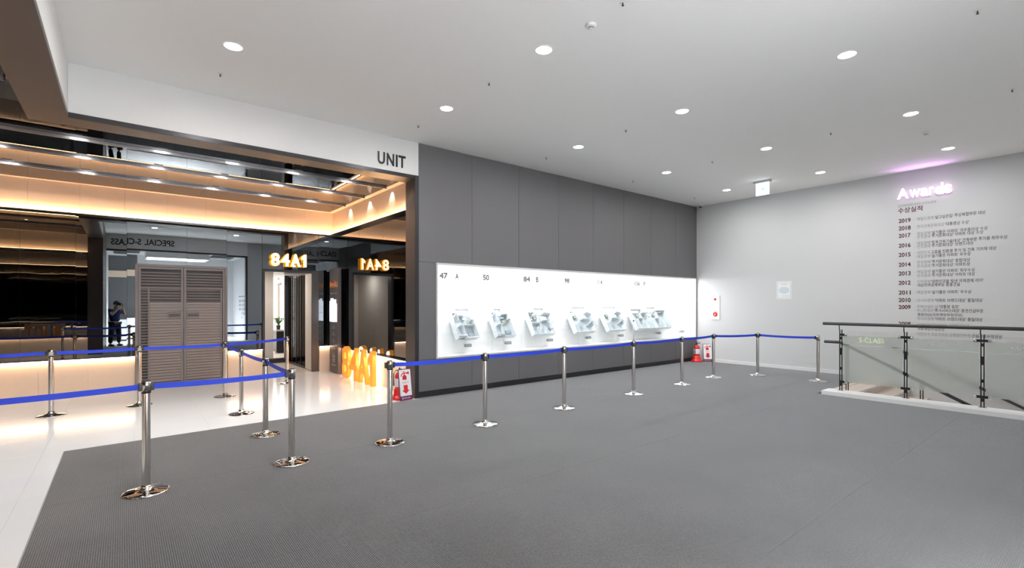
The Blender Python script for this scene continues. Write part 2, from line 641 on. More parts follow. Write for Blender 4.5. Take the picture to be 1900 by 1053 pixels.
obj('jamb_return', boxm(4.0405, XL + 0.1, 7.9, 8.0, 0, ZG), 'darkmetal', jb)

# --- grey panel wall with the niche cut into it
NX0, NX1, NZ0, NZ1, NYB = 4.39, 13.0, 0.66, 2.39, 8.10
gw = struct_empty('wall_front', 'dark grey panelled wall')
obj('backing', boxm(4.04, XR + 0.1, 7.67, 7.70, NZ1 + 0.04, ZC), 'greygap', gw)
obj('backing', boxm(4.04, XR + 0.1, 7.67, 7.70, 0, NZ0 - 0.04), 'greygap', gw)
obj('backing', boxm(4.04, NX0 - 0.05, 7.67, 7.70, NZ0 - 0.04, NZ1 + 0.04), 'greygap', gw)
edges = [4.045, 5.17, 6.32, 7.45, 8.575, 9.70, 10.83, 11.97, 13.05]
g = 0.003
for i in range(8):
    x0, x1 = edges[i] + g, edges[i + 1] - g
    obj('wall_panel', boxm(x0, x1, YW, 7.67, NZ1 + 0.003, ZC - 0.004, bevel=0.0015), 'grey', gw)
    obj('wall_panel', boxm(x0, x1, YW, 7.67, 0.105, NZ0 - 0.003, bevel=0.0015), 'grey', gw)
obj('wall_panel', boxm(4.048, NX0 - 0.003, YW, 7.67, NZ0 + 0.003, NZ1 - 0.003, bevel=0.0015), 'grey', gw)
obj('wall_panel', boxm(NX1 + 0.002, 13.047, YW, 7.67, NZ0 + 0.003, NZ1 - 0.003), 'grey', gw)
struct('baseboard_front', boxm(4.042, XR, YW + 0.012, 7.67, 0, 0.1), 'trim')

# --- awards wall, its skirting, the opposite wall
struct('wall_right', boxm(XR, XR + 0.15, YO - 0.3, YW + 0.5, -2.6, ZC), 'white', 'white wall carrying the awards lettering')
bbr = struct('baseboard_right', boxm(XR - 0.012, XR, 3.36, YW, 0.006, 0.062), 'curb')
obj('baseboard_cap', boxm(XR - 0.016, XR, 3.36, YW, 0.0622, 0.074), 'curb', bbr)
ow = struct('wall_opposite', boxm(4.5, XR, YO - 0.25, YO, -2.6, ZC), 'white', 'plain wall behind the camera')
obj('wall_header_part', boxm(XP, 4.499, YO - 0.25, YO, 3.86, ZC), 'fascia', ow)
obj('opening_trim', boxm(XP, 4.5, YO - 0.251, YO + 0.004, 3.79, 3.859), 'trim', ow)
obj('opening_trim', boxm(4.43, 4.499, YO - 0.251, YO + 0.004, 0, 3.789), 'trim', ow)


# --- lobby walls: band with light strip, tinted mirror, low panel with light strip
def band_parts(parent, axis, edges_, pos, inward, zb0, zb1, name, m):
    """panels along one wall; axis 'x' means the wall runs along x at y = pos"""
    for a, b in zip(edges_, edges_[1:]):
        if axis == 'x':
            y0, y1 = sorted((pos, pos + inward))
            obj(name, boxm(a + 0.0012, b - 0.0012, y0, y1, zb0, zb1), m, parent)
        else:
            x0, x1 = sorted((pos, pos + inward))
            obj(name, boxm(x0, x1, a + 0.0012, b - 0.0012, zb0, zb1), m, parent)


def mirror_panes(parent, axis, edges_, pos, inward, z0, z1, seed):
    rnd = random.Random(seed)
    for a, b in zip(edges_, edges_[1:]):
        cx = (a + b) / 2
        hw = (b - a) / 2 - 0.0015
        if axis == 'x':
            bm = boxm(-hw, hw, -0.004, 0.004, -(z1 - z0) / 2, (z1 - z0) / 2)
            o = obj('mirror_pane', bm, 'mirror', parent, (cx, pos + inward, (z0 + z1) / 2))
        else:
            bm = boxm(-0.004, 0.004, -hw, hw, -(z1 - z0) / 2, (z1 - z0) / 2)
            o = obj('mirror_pane', bm, 'mirror', parent, (pos + inward, cx, (z0 + z1) / 2))
        o.rotation_euler[2] = math.radians(rnd.uniform(-0.12, 0.12))
        o.rotation_euler[0 if axis == 'x' else 1] = math.radians(rnd.uniform(-0.08, 0.08))


ZB = 3.345    # band bottom
ZD = 0.60     # low panel top
wb = struct('wall_back', boxm(-6.0, 2.485, YB, YB + 0.1, 0, ZG + 0.05), 'greygap', 'lobby back wall of tinted mirror panes with warm lit bands')
obj('wall_core', boxm(2.4855, 3.735, YB, YB + 0.1, 2.44, ZG + 0.05), 'greygap', wb)
obj('wall_core', boxm(3.7355, XL + 0.1, YB, YB + 0.1, 0, ZG + 0.05), 'greygap', wb)
bx = [-6.0, -5.33, -4.62, -3.93, -3.23, -2.54, -1.85, -1.33, -0.63, 0.03, 0.70, 1.38, 2.07, 2.76, 3.44, XL]
band_parts(wb, 'x', bx, YB, -0.03, ZB, ZG - 0.003, 'band_panel', 'beige')
dx = [-6.0, -5.33, -4.62, -3.93, -3.23, -2.54, -1.85, -1.19, -0.51, 0.19]
band_parts(wb, 'x', dx, YB, -0.07, 0.0, ZD, 'low_panel', 'beige')
band_parts(wb, 'x', [1.79, 2.48], YB, -0.07, 0.0, ZD, 'low_panel', 'beige')
band_parts(wb, 'x', [3.74, XL], YB, -0.07, 0.0, ZD, 'low_panel', 'beige')
mirror_panes(wb, 'x', [-6.0, -5.15, -4.4, -3.66, -2.92, -2.17, -1.43, -0.69, 0.06, 1.05, 1.78, 2.48], YB, -0.012, ZD + 0.02, ZB - 0.012, 3)
mirror_panes(wb, 'x', [2.485, 3.11, 3.735], YB, -0.012, 2.45, ZB - 0.012, 4)
mirror_panes(wb, 'x', [3.74, XL - 0.008], YB, -0.012, ZD + 0.02, ZB - 0.012, 5)
obj('led_strip', boxm(-6.0, XL - 0.09, YB - 0.085, YB - 0.075, ZB - 0.006, ZB), 'led', wb)
obj('strip_ledge', boxm(-6.0, XL - 0.03, YB - 0.15, YB - 0.004, ZB - 0.011, ZB - 0.0065), 'trim', wb)
for a, b in ((-6.0, 0.185), (1.80, 2.475), (3.75, XL - 0.08)):
    obj('led_strip', boxm(a, b, YB - 0.105, YB - 0.095, ZD + 0.004, ZD + 0.01), 'ledlow', wb)
    obj('strip_ledge', boxm(a, b, YB - 0.135, YB - 0.005, ZD + 0.0105, ZD + 0.015), 'trim', wb)

wr = struct('wall_lobby_right', boxm(XL, XL + 0.1, 8.0, YB, 0, ZG + 0.05), 'greygap', 'lobby side wall of tinted mirror beside the entrance')
ry = [8.003, 8.7, 9.4, 10.1, 10.8, 11.5, YB - 0.032]
band_parts(wr, 'y', ry, XL, -0.03, ZB, ZG - 0.003, 'band_panel', 'beige')
band_parts(wr, 'y', [8.003, 8.7, 9.4, 10.1, 10.8, 11.5, YB - 0.075], XL, -0.07, 0.0, ZD, 'low_panel', 'beige')
mirror_panes(wr, 'y', [8.01, 8.85, 9.69, 10.53, 11.37, YB - 0.02], XL, -0.012, ZD + 0.02, ZB - 0.012, 11)
obj('led_strip', boxm(XL - 0.085, XL - 0.075, 8.02, YB - 0.09, ZB - 0.006, ZB), 'led', wr)
obj('strip_ledge', boxm(XL - 0.15, XL - 0.004, 8.02, YB - 0.16, ZB - 0.011, ZB - 0.0065), 'trim', wr)
obj('led_strip', boxm(XL - 0.1, XL - 0.09, 8.02, 11.38, ZD + 0.004, ZD + 0.01), 'ledlow', wr)
obj('strip_ledge', boxm(XL - 0.125, XL - 0.005, 8.02, 11.38, ZD + 0.0105, ZD + 0.016), 'trim', wr)

wa = struct('wall_alcove', boxm(-6.0, XQ - 0.002, YP - 0.1, YP, 0, ZC), 'greygap', 'mirror wall facing the lobby back wall on the left')
band_parts(wa, 'x', [-6.0, -5.3, -4.6, -3.9, -3.2, -2.5, -1.8, XQ - 0.01], YP, 0.03, ZB, ZG - 0.003, 'band_panel', 'beige')
band_parts(wa, 'x', [-6.0, -5.3, -4.6, -3.9, -3.2, -2.5, -1.8, XQ - 0.01], YP, 0.07, 0.0, ZD, 'low_panel', 'beige')
mirror_panes(wa, 'x', [-6.0, -5.2, -4.45, -3.7, -2.95, -2.2, -1.5, XQ - 0.02], YP, 0.012, ZD + 0.02, ZB - 0.012, 21)
obj('led_strip', boxm(-6.0, XQ - 0.02, YP + 0.075, YP + 0.085, ZB - 0.006, ZB), 'led', wa)
obj('strip_ledge', boxm(-6.0, XQ - 0.02, YP + 0.004, YP + 0.15, ZB - 0.011, ZB - 0.0065), 'trim', wa)
obj('led_strip', boxm(-6.0, XQ - 0.02, YP + 0.095, YP + 0.105, ZD + 0.004, ZD + 0.01), 'ledlow', wa)
obj('strip_ledge', boxm(-6.0, XQ - 0.02, YP + 0.005, YP + 0.135, ZD + 0.0105, ZD + 0.015), 'trim', wa)
struct('wall_left', boxm(-6.15, -6.0, YP - 0.1, YB + 0.1, 0, ZC), 'gallerywall', 'dark far wall at the left end of the lobby')

# ================================================================== CEILING BARS OF THE LOBBY
for i, (yb, which) in enumerate(((8.80, 'nearest to the white header'), (9.88, 'in the middle of three'), (11.0, 'nearest to the mirror wall'), (6.9, 'left of the beam'), (5.6, 'over the left alcove'))):
    x1 = XL - 0.16 if i < 3 else XQ - 0.05
    t = thing('ceiling_bar', 'long satin metal bar under the black glass ceiling, ' + which, 'ceiling bar', (x1, yb, ZG), 'metal bars under the lobby ceiling')
    obj('bar', boxm(-5.95, x1, yb - 0.015, yb + 0.015, ZG - 0.036, ZG - 0.0005, bevel=0.002), 'bar', t)
    obj('end_cap', boxm(x1 + 0.0005, x1 + 0.008, yb - 0.017, yb + 0.017, ZG - 0.038, ZG - 0.0005), 'black', t)
    x = -0.48 - 0.93 * (5 if i < 3 else 4)
    while x < x1 - 0.15:
        for sg in (-1,):
            obj('added_accent_housing', boxm(x - 0.06, x + 0.06, yb + sg * 0.2 - 0.004, yb + sg * 0.2 + 0.004, ZG - 0.006, ZG - 0.0005), 'black', t)  # added housing for the lamp that casts the bar highlight
            if sg == -1:
                al = lamp('added_accent_light', 'AREA', (x, yb + sg * 0.19, ZG - 0.006), ACCENT_W, (1, 0.98, 0.95), t, shape='RECTANGLE', size=0.1, size_y=0.008)
                al.rotation_euler = (math.radians(75), 0, 0)
        x += 0.93
# lamps added to light the tiles, hidden behind the header and over the alcove
for i, (x, y, wh) in enumerate([(-0.1 + 0.72 * k, 8.13, 'behind the white header, number %s from the beam' % n) for k, n in enumerate(('one', 'two', 'three', 'four', 'five', 'six'))] +
                               [(-2.0, 6.2, 'over the tiles left of the beam'), (-2.0, 9.3, 'over the tiles far left'), (-3.6, 7.8, 'over the far left tiles by the dark wall'), (-3.6, 10.4, 'over the far left tiles by the mirror')]):
    t = thing('added_lobby_lamp', 'added recessed lobby lamp ' + wh, 'downlight', (x, y, ZG), 'added recessed lamps of the lobby')
    bm = bmesh.new()
    lathe(bm, [(0.034, -0.003), (0.042, -0.003), (0.045, -0.0003)], 20, (x, y, ZG))
    obj('ring', bm, 'bar', t)
    bm = bmesh.new()
    lathe(bm, [(0, -0.002), (0.0335, -0.002), (0.0335, -0.0003)], 20, (x, y, ZG))
    obj('lens', bm, 'lamp', t)
    lamp('added_lobby_light', 'AREA', (x, y, ZG - 0.006), LOBBY_W, (1, 0.96, 0.9), t, shape='DISK', size=0.06, spread=math.radians(125))
for y, wh in ((8.80, 'nearest the opening'), (9.88, 'in the middle'), (11.0, 'nearest the mirror corner')):
    t = thing('wall_washer', 'tiny ceiling lamp washing the lobby side wall, ' + wh, 'downlight', (4.03, y, ZG), 'wall washers of the lobby')
    bm = bmesh.new()
    lathe(bm, [(0, -0.012), (0.014, -0.012), (0.018, -0.002)], 14, (4.03, y, ZG))
    obj('body', bm, 'beige', t)
    lamp('washer_light', 'SPOT', (4.03, y, ZG - 0.014), WASH_W, (1, 0.97, 0.93), t, spot_size=math.radians(72), spot_blend=0.08, shadow_soft_size=0.004)


# ================================================================== DOWNLIGHTS OF THE HALL
def make_downlight(loc, label):
    t = thing('downlight', label, 'downlight', loc, 'round downlights in the hall ceiling')
    bm = bmesh.new()
    lathe(bm, [(0.0, -0.006), (0.086, -0.006), (0.088, 0.0)], 32, loc)
    obj('lens', bm, 'lamp', t)
    bm = bmesh.new()
    lathe(bm, [(0.0885, 0.0), (0.0885, -0.008), (0.097, -0.008), (0.102, 0.0)], 32, loc)
    obj('ring', bm, 'lampring', t)
    lamp('downlight_lamp', 'AREA', (loc[0], loc[1], loc[2] - 0.012), DOWNLIGHT_W, (1, 0.985, 0.96), t, shape='DISK', size=0.17, spread=math.radians(175))
    return t


xs_d = [0.94, 3.64, 6.38, 9.11, 11.68]
ys_d = [6.04, 3.97, 1.90]
rows = ['row nearest the grey wall', 'second row from the grey wall', 'third row from the grey wall']
cols = ['first from the lobby side', 'second from the lobby side', 'third from the lobby side', 'fourth from the lobby side', 'nearest to the awards wall']
for j, y in enumerate(ys_d):
    for i, x in enumerate(xs_d):
        make_downlight((x, y, ZC), 'round downlight: %s, %s' % (rows[j], cols[i]))

# sprinklers and detectors
for i, (x, y, which) in enumerate(((3.64, 5.0, 'between the two nearest downlights of the middle'), (3.64, 2.88, 'at the top edge beside the smoke detector'), (3.64, 6.9, 'just in front of the header by the grey wall'), (6.36, 4.97, 'in the middle of the ceiling'),
                                   (6.36, 6.87, 'close to the grey wall above the display'), (6.4, 0.83, 'at the top right corner'), (9.1, 2.94, 'left of the small smoke detector'), (9.1, 5.0, 'left of the exit sign'), (9.12, 6.93, 'close to the grey wall, farther'),
                                   (9.11, 0.85, 'at the right edge of the ceiling'), (0.93, 6.86, 'in front of the header on the left'), (11.84, 7.0, 'near the far corner'))):
    t = thing('sprinkler', 'tiny ceiling sprinkler head ' + which, 'sprinkler', (x, y, ZC), 'sprinkler heads in the hall ceiling')
    bm = bmesh.new()
    lathe(bm, [(0.0, -0.006), (0.026, -0.004), (0.034, 0.0)], 16, (x, y, ZC))
    obj('rosette', bm, 'plasticwhite', t)
    bm = bmesh.new()
    lathe(bm, [(0.0, -0.034), (0.012, -0.034), (0.012, -0.03), (0.006, -0.026), (0.006, -0.0065)], 12, (x, y, ZC))
    obj('head', bm, 'pot', t)
for x, y, which in ((3.68, 3.31, 'in the middle at the top of the view'), (10.3, 1.95, 'far, between two downlights above the awards')):
    t = thing('smoke_detector', 'white round smoke detector ' + which, 'smoke detector', (x, y, ZC), 'smoke detectors')
    bm = bmesh.new()
    lathe(bm, [(0.052, 0.0), (0.056, -0.012), (0.05, -0.024), (0.046, -0.028), (0.0, -0.028)], 28, (x, y, ZC))
    obj('body', bm, 'plasticwhite', t)
    bm = bmesh.new()
    lathe(bm, [(0.026, -0.0285), (0.024, -0.045), (0.016, -0.05), (0.0, -0.05)], 24, (x, y, ZC))
    cp = obj('sensor_cap', bm, 'plasticwhite', t)
    for k in range(10):
        a = 2 * math.pi * k / 10
        B = Basis((x + 0.0245 * math.cos(a), y + 0.0245 * math.sin(a), ZC - 0.037), (-math.sin(a), math.cos(a), 0), (0, 0, 1), (math.cos(a), math.sin(a), 0))
        bm = bmesh.new()
        prism(bm, B, rect(-0.0045, 0.0045, -0.005, 0.004), 0, 0.0022)
        obj('vent', bm, 'black', cp)

# ================================================================== LETTERING ON THE HEADERS
BW = Basis((3.29, YW - 0.0005, 3.975), (1, 0, 0), (0, 0, 1), (0, -1, 0))
t = thing('header_lettering', 'black raised word UNIT at the right end of the white header', 'lettering', (3.54, YW, 3.97))
for ch, x0, wd in (('U', 0.0, 0.125), ('N', 0.158, 0.13), ('I', 0.322, 0.03), ('T', 0.372, 0.128)):
    text_on('letter', ch, Basis(BW.p(x0, 0), BW.ux, BW.uy, BW.un), wd, 0.205, 'blacktext', t, bold=0.018, n0=0.0, thick=0.012)
BS = Basis((1.72, YO + 0.0005, 4.03), (-1, 0, 0), (0, 0, 1), (0, 1, 0))
t = thing('header_lettering', 'black raised words SPECIAL S-CLASS seen reversed in the mirror', 'lettering', (0.7, YO, 4.03))
x = 0.0
for word, wd in (('SPECIAL', 1.02), ('S-CLASS', 0.96)):
    text_on('word', word, Basis(BS.p(x, 0), BS.ux, BS.uy, BS.un), wd, 0.25, 'blacktext', t, bold=0.02, n0=0.0, thick=0.012)
    x += wd + 0.1

# ================================================================== NICHE WITH APARTMENT MODELS
nt_ = thing('display_niche', 'long backlit white display niche in the grey wall', 'display', (8.7, NYB, NZ0))
obj('lit_panel', boxm(NX0 + 0.021, NX1 - 0.021, NYB, NYB + 0.02, 1.301, NZ1 - 0.021), 'board', nt_)
obj('lower_panel', boxm(NX0 + 0.021, NX1 - 0.021, NYB, NYB + 0.02, NZ0 + 0.021, 1.299), 'boardlow', nt_)
obj('shelf', boxm(NX0, NX1, YW - 0.0, NYB + 0.02, NZ0, NZ0 + 0.02), 'boardlow', nt_)
obj('top_board', boxm(NX0, NX1, YW - 0.0, NYB + 0.02, NZ1 - 0.02, NZ1), 'boardlow', nt_)
obj('side_board', boxm(NX0, NX0 + 0.02, YW - 0.0, NYB + 0.02, NZ0 + 0.0205, NZ1 - 0.0205), 'boardlow', nt_)
obj('side_board', boxm(NX1 - 0.02, NX1, YW - 0.0, NYB + 0.02, NZ0 + 0.0205, NZ1 - 0.0205), 'boardlow', nt_)
for a in ((NX0, NX1, NZ1 - 0.032, NZ1), (NX0, NX1, NZ0, NZ0 + 0.032)):
    obj('frame_rail', boxm(a[0], a[1], YW - 0.018, YW - 0.0005, a[2], a[3], bevel=0.002), 'frame', nt_)
for a in ((NX0, NX0 + 0.03), (NX1 - 0.03, NX1)):
    obj('frame_stile', boxm(a[0], a[1], YW - 0.018, YW - 0.0005, NZ0 + 0.0325, NZ1 - 0.0325, bevel=0.002), 'frame', nt_)
gx = [NX0 + 0.035, 7.02, 9.95, NX1 - 0.035]
for a, b in zip(gx, gx[1:]):
    obj('guard_pane', boxm(a + 0.0015, b - 0.0015, YW + 0.03, YW + 0.036, NZ0 + 0.0205, 1.27), 'clear', nt_)
# a strip lamp under the top board
obj('strip_lamp', boxm(NX0 + 0.1, NX1 - 0.1, YW + 0.12, YW + 0.15, NZ1 - 0.028, NZ1 - 0.0205), 'lampring', nt_)
sl = lamp('strip_lamp_light', 'AREA', ((NX0 + NX1) / 2, YW + 0.135, NZ1 - 0.035), 88, (1, 1, 1), nt_, shape='RECTANGLE', size=8.3, size_y=0.03)
sl.rotation_euler = (math.radians(-8), 0, 0)

BN = lambda x, z: Basis((x, NYB - 0.0006, z), (1, 0, 0), (0, 0, 1), (0, -1, 0))
heads = [(4.72, 0.19, '47', '㎡', 'A'), (5.74, 0.16, '50', '㎡', ''), (6.82, 0.20, '84', '㎡', 'B'), (8.08, 0.17, '98', '㎡', ''), (9.25, 0.17, '114', '㎡', ''), (10.74, 0.22, '136', '㎡', 'P')]
names = ['47A', '50', '84B', '98', '114', '136P']
words = ['forty-seven square metres type A', 'fifty square metres', 'eighty-four square metres type B', 'ninety-eight square metres', 'one hundred and fourteen square metres', 'one hundred and thirty-six square metres']
looks = ['narrow white apartment model at the left end of the niche', 'narrow white apartment model, second from the left in the niche', 'squarish white apartment model crossed by a glass joint line, third from the left',
         'white apartment model, fourth from the left in the niche', 'white apartment model beside the thin upright rod, fifth from the left', 'widest white apartment model at the right of the niche']
places = ['leftmost narrow model', 'second narrow model from the left', 'squarish third model', 'fourth model from the left', 'fifth model beside the rod', 'widest model', 'empty right end of the niche']
for (x, wd, n, u, a), nm in zip(heads, words):
    t = thing('unit_heading', 'grey printed heading for ' + nm, 'heading', (x, NYB, 2.13), 'headings on the display')
    text_on('number', n, BN(x, 2.13), wd, 0.12, 'dark', t, bold=0.05)
    text_on('unit_symbol', u, BN(x + wd + 0.03, 2.13), 0.10, 0.10, 'ink', t, bold=0.03)
    if a:
        text_on('type_letter', a, BN(x + wd + 0.165, 2.13), 0.085, 0.12, 'dark', t, bold=0.05)
    for r in range(3):
        for c in range(4):
            wt = 0.10 if (r, c) != (0, 0) else 0.12
            text_on('small_print', ['전용면적', '공급면적', '주거공용', '계약면적'][c] if r == 0 else ['59.8412㎡', '24.1673㎡', '18.2350㎡'][(r + c) % 3],
                    BN(x - 0.05 + c * 0.165, 2.0 - r * 0.06), wt, 0.02, 'inklight', t)

# the apartment models: slabs with walls, tilted towards the viewer
UY = Vector((0, 0.5, 0.866))
UN = Vector((0, -0.866, 0.5))
plans = [
    # (x, width, length, walls, furniture)
    dict(x=4.93, w=0.46, l=0.62, walls=[(0, 0, 0, .86), (0, .86, .2, .86), (.2, .86, .2, 1), (.2, 1, .9, 1), (.9, .62, .9, 1), (.9, .62, 1, .62), (1, 0, 1, .62), (.45, 0, 1, 0), (0, .08, .45, .08), (.45, 0, .45, .45), (.3, .45, .62, .45), (.62, .45, .62, .62), (.62, .45, 1, .45), (.3, .62, .3, .86), (.3, .8, .62, .8)],
         furn=[(.7, .1, .22, .12), (.66, .5, .22, .08), (.08, .72, .12, .1), (.56, .66, .2, .1)]),
    dict(x=5.86, w=0.46, l=0.62, walls=[(0, 0, 0, .86), (0, .86, .2, .86), (.2, .86, .2, 1), (.2, 1, .62, 1), (.62, .8, .62, 1), (.62, .8, .92, .8), (.92, .62, .92, .8), (.92, .62, 1, .62), (1, 0, 1, .62), (.45, 0, 1, 0), (0, .08, .45, .08), (.45, 0, .45, .42), (.3, .45, .62, .45), (.3, .62, .3, .86)],
         furn=[(.68, .14, .26, .12), (.62, .52, .22, .1), (.06, .72, .12, .1), (.6, .68, .2, .08)]),
    dict(x=6.85, w=0.66, l=0.62, walls=[(0, 0, 0, .84), (0, .84, .3, .84), (.3, .84, .3, 1), (.3, 1, .75, 1), (.75, .84, .75, 1), (.75, .84, 1, .8), (1, .45, 1, .8), (.9, .2, .9, .45), (.9, .45, 1, .45), (.9, 0, .9, .2), (0, 0, .9, 0), (.3, 0, .3, .3), (.12, .45, .42, .45), (.42, .3, .42, .62), (.58, 0, .58, .3), (.6, .55, .9, .55), (.45, .65, .45, .84)],
         furn=[(.08, .6, .18, .14), (.28, .62, .12, .12), (.6, .6, .28, .14), (.1, .05, .14, .06), (.82, .25, .06, .08)]),
    dict(x=8.14, w=0.72, l=0.64, walls=[(0, 0, 0, .82), (0, .82, .15, .82), (.15, .82, .15, 1), (.15, 1, .8, 1), (.8, .8, .8, 1), (.8, .8, 1, .72), (1, .2, 1, .72), (.88, 0, .88, .2), (0, 0, .88, 0), (.2, 0, .2, .35), (.2, .35, .36, .48), (.36, .48, .36, .82), (.5, 0, .42, .3), (.55, .55, .9, .55), (.6, .55, .6, .8), (.7, .3, .95, .45)],
         furn=[(.08, .58, .12, .12), (.22, .6, .1, .1), (.6, .62, .24, .12), (.9, .15, .06, .07), (.28, .05, .12, .06)]),
    dict(x=9.28, w=0.72, l=0.64, walls=[(0, 0, 0, .82), (0, .82, .1, .82), (.1, .82, .1, 1), (.1, 1, .8, 1), (.8, .8, .8, 1), (.8, .8, 1, .74), (1, .24, 1, .74), (.9, 0, .9, .24), (0, 0, .9, 0), (.22, 0, .2, .35), (.2, .35, .38, .46), (.38, .46, .38, .8), (.55, 0, .45, .28), (.5, .55, .9, .55), (.58, .55, .58, .8), (.72, .32, .96, .45)],
         furn=[(.06, .6, .14, .12), (.24, .62, .1, .12), (.6, .62, .24, .12), (.92, .16, .05, .07), (.3, .06, .12, .06)]),
    dict(x=10.42, w=1.55, l=0.62, walls=[(0, 0, 0, .92), (0, .92, .3, .92), (.3, .75, .3, .92), (.3, .75, .46, .75), (.46, .75, .46, 1), (.46, 1, .72, 1), (.72, .85, .72, 1), (.72, .85, .98, .85), (.98, 0, .98, .85), (0, 0, .98, 0), (.14, 0, .14, .5), (.14, .5, .26, .5), (.26, .3, .26, .75), (.36, 0, .36, .35), (.44, .35, .44, .6), (.6, 0, .6, .45), (.6, .45, .72, .5), (.74, .2, .74, .85), (.86, 0, .86, .4)],
         furn=[(.05, .6, .07, .14), (.17, .6, .06, .12), (.5, .64, .08, .12), (.08, .06, .06, .08), (.9, .1, .05, .12), (.64, .62, .06, .1)]),
]
HW = 0.15
for pl, lk in zip(plans, looks):
    O = Vector((pl['x'], 7.86, 0.94))
    B = Basis(O, (1, 0, 0), UY, UN)
    W_, L_ = pl['w'], pl['l']
    t = thing('apartment_model', lk, 'scale model', tuple(O), 'apartment models in the niche')
    bm = bmesh.new()
    prism(bm, B, [(0, 0.02), (W_, 0.02), (W_, L_ * .8), (W_ * .85, L_), (W_ * .2, L_), (W_ * .2, L_ * .86), (0, L_ * .86)], 0, 0.02)
    obj('base_slab', bm, 'modelfloor', t)
    for k, (x0, y0, x1, y1) in enumerate(pl['walls']):
        p0 = Vector((x0 * W_, y0 * L_))
        p1 = Vector((x1 * W_, y1 * L_))
        d = (p1 - p0).normalized()
        nrm = Vector((-d.y, d.x)) * 0.007
        p0 -= d * 0.0065
        p1 += d * 0.0065
        outer = k < 9
        bm = bmesh.new()
        pts = [p0 - nrm, p1 - nrm, p1 + nrm, p0 + nrm]
        prism(bm, B, [(p.x, p.y) for p in pts], 0.0205, HW if outer else HW * 0.8)
        bm.faces.ensure_lookup_table()
        bm.faces[1].material_index = 1
        obj('model_wall', bm, ['model', 'modelline' if k % 3 == 0 or not outer else 'model'], t)
    for k, (fx, fy, fw, fl) in enumerate(pl['furn']):
        bm = bmesh.new()
        prism(bm, B, rect(fx * W_, (fx + fw) * W_, fy * L_, (fy + fl) * L_), 0.0205, 0.05 + 0.02 * (k % 2))
        obj('model_furniture', bm, ['modeldark', 'modelgreen', 'model', 'modelfloor'][k % 4], t)
    bm = bmesh.new()
    for q in (0.3, 0.7):
        x = pl['x'] + W_ * q
        box(bm, x - 0.012, x + 0.012, 7.86 + 0.31 * 0.75, NYB, 1.33, 1.36)
        box(bm, x - 0.012, x + 0.012, 7.9, NYB, 0.99, 1.01)
    obj('bracket', bm, 'model', t)
for x, plc, nm in zip((5.36, 6.37, 7.58, 8.86, 10.1, 11.75, 12.92), places, names + ['Type']):
    t = thing('plaque', 'small grey name plaque under the ' + plc, 'plaque', (x - 0.05, 8.0, 0.80), 'name plaques in the niche')
    B = Basis((x - 0.14, 7.99, 0.80), (1, 0, 0), (0, 0.26, 0.966), (0, -0.966, 0.26))
    bm = bmesh.new()
    prism(bm, B, rect(0, 0.17, 0, 0.06), 0, 0.008)
    obj('plate', bm, 'plaque', t)
    bm = bmesh.new()
    box(bm, x - 0.08, x - 0.03, 7.996, NYB, 0.81, 0.83)
    obj('plate_bracket', bm, 'plaque', t)
    text_on('plate_text', nm + ' Type' if nm != 'Type' else nm, Basis(B.p(0.03, 0.018, 0.0085), B.ux, B.uy, B.un), 0.11, 0.024, 'whitetext', t)

# ================================================================== AWARDS WALL
AX = XR - 0.0006


def BA(y, z):
    return Basis((AX, y, z), (0, -1, 0), (0, 0, 1), (-1, 0, 0))


t = thing('awards_sign', 'white lit raised word Awards with magenta halo at the top of the wall', 'sign', (XR, 2.5, 3.87))
yy = 2.94
for ch, wd, h0, hh in (('A', 0.2, 0, 0.22), ('w', 0.185, 0, 0.165), ('a', 0.125, -0.004, 0.172), ('r', 0.085, 0, 0.168), ('d', 0.14, -0.004, 0.232), ('s', 0.125, -0.004, 0.172)):
    lt = text_on('letter', ch, BA(yy, 3.89 + h0), wd - 0.008, hh, 'awards', t, bold=0.018, n0=0.03, thick=0.05)
    text_on('halo_plate', ch, BA(yy, 3.89 + h0), wd - 0.008, hh, 'magenta', lt, bold=0.018, n0=0.002, thick=0.02)
    yy -= wd + 0.006
hl = lamp('awards_halo_light', 'AREA', (XR - 0.085, 2.5, 4.14), 1.1, (0.8, 0.35, 1.0), t, shape='RECTANGLE', size=0.02, size_y=0.85, spread=math.radians(100))
hl.rotation_euler = (math.pi, math.radians(-40), 0)
t = thing('awards_list', 'printed list of awards by year in maroon and grey on the white wall', 'lettering', (XR, 2.2, 1.0))
text_on('list_subtitle', 'JUNGHEUNG S-CLASS', BA(2.94, 3.715), 0.63, 0.065, 'ink', t)
text_on('list_title', '수상실적', BA(2.94, 3.595), 0.41, 0.115, 'maroon', t, bold=0.012)
for yr, z in (('2019', 3.43), ('2018', 3.27), ('2017', 3.11), ('2016', 2.9), ('2015', 2.7), ('2014', 2.49), ('2013', 2.3), ('2012', 2.1), ('2011', 1.89), ('2010', 1.73), ('2009', 1.58), ('2008', 1.22)):
    text_on('year', yr, BA(2.93, z - 0.045), 0.205, 0.09, 'maroon', t, bold=0.025)
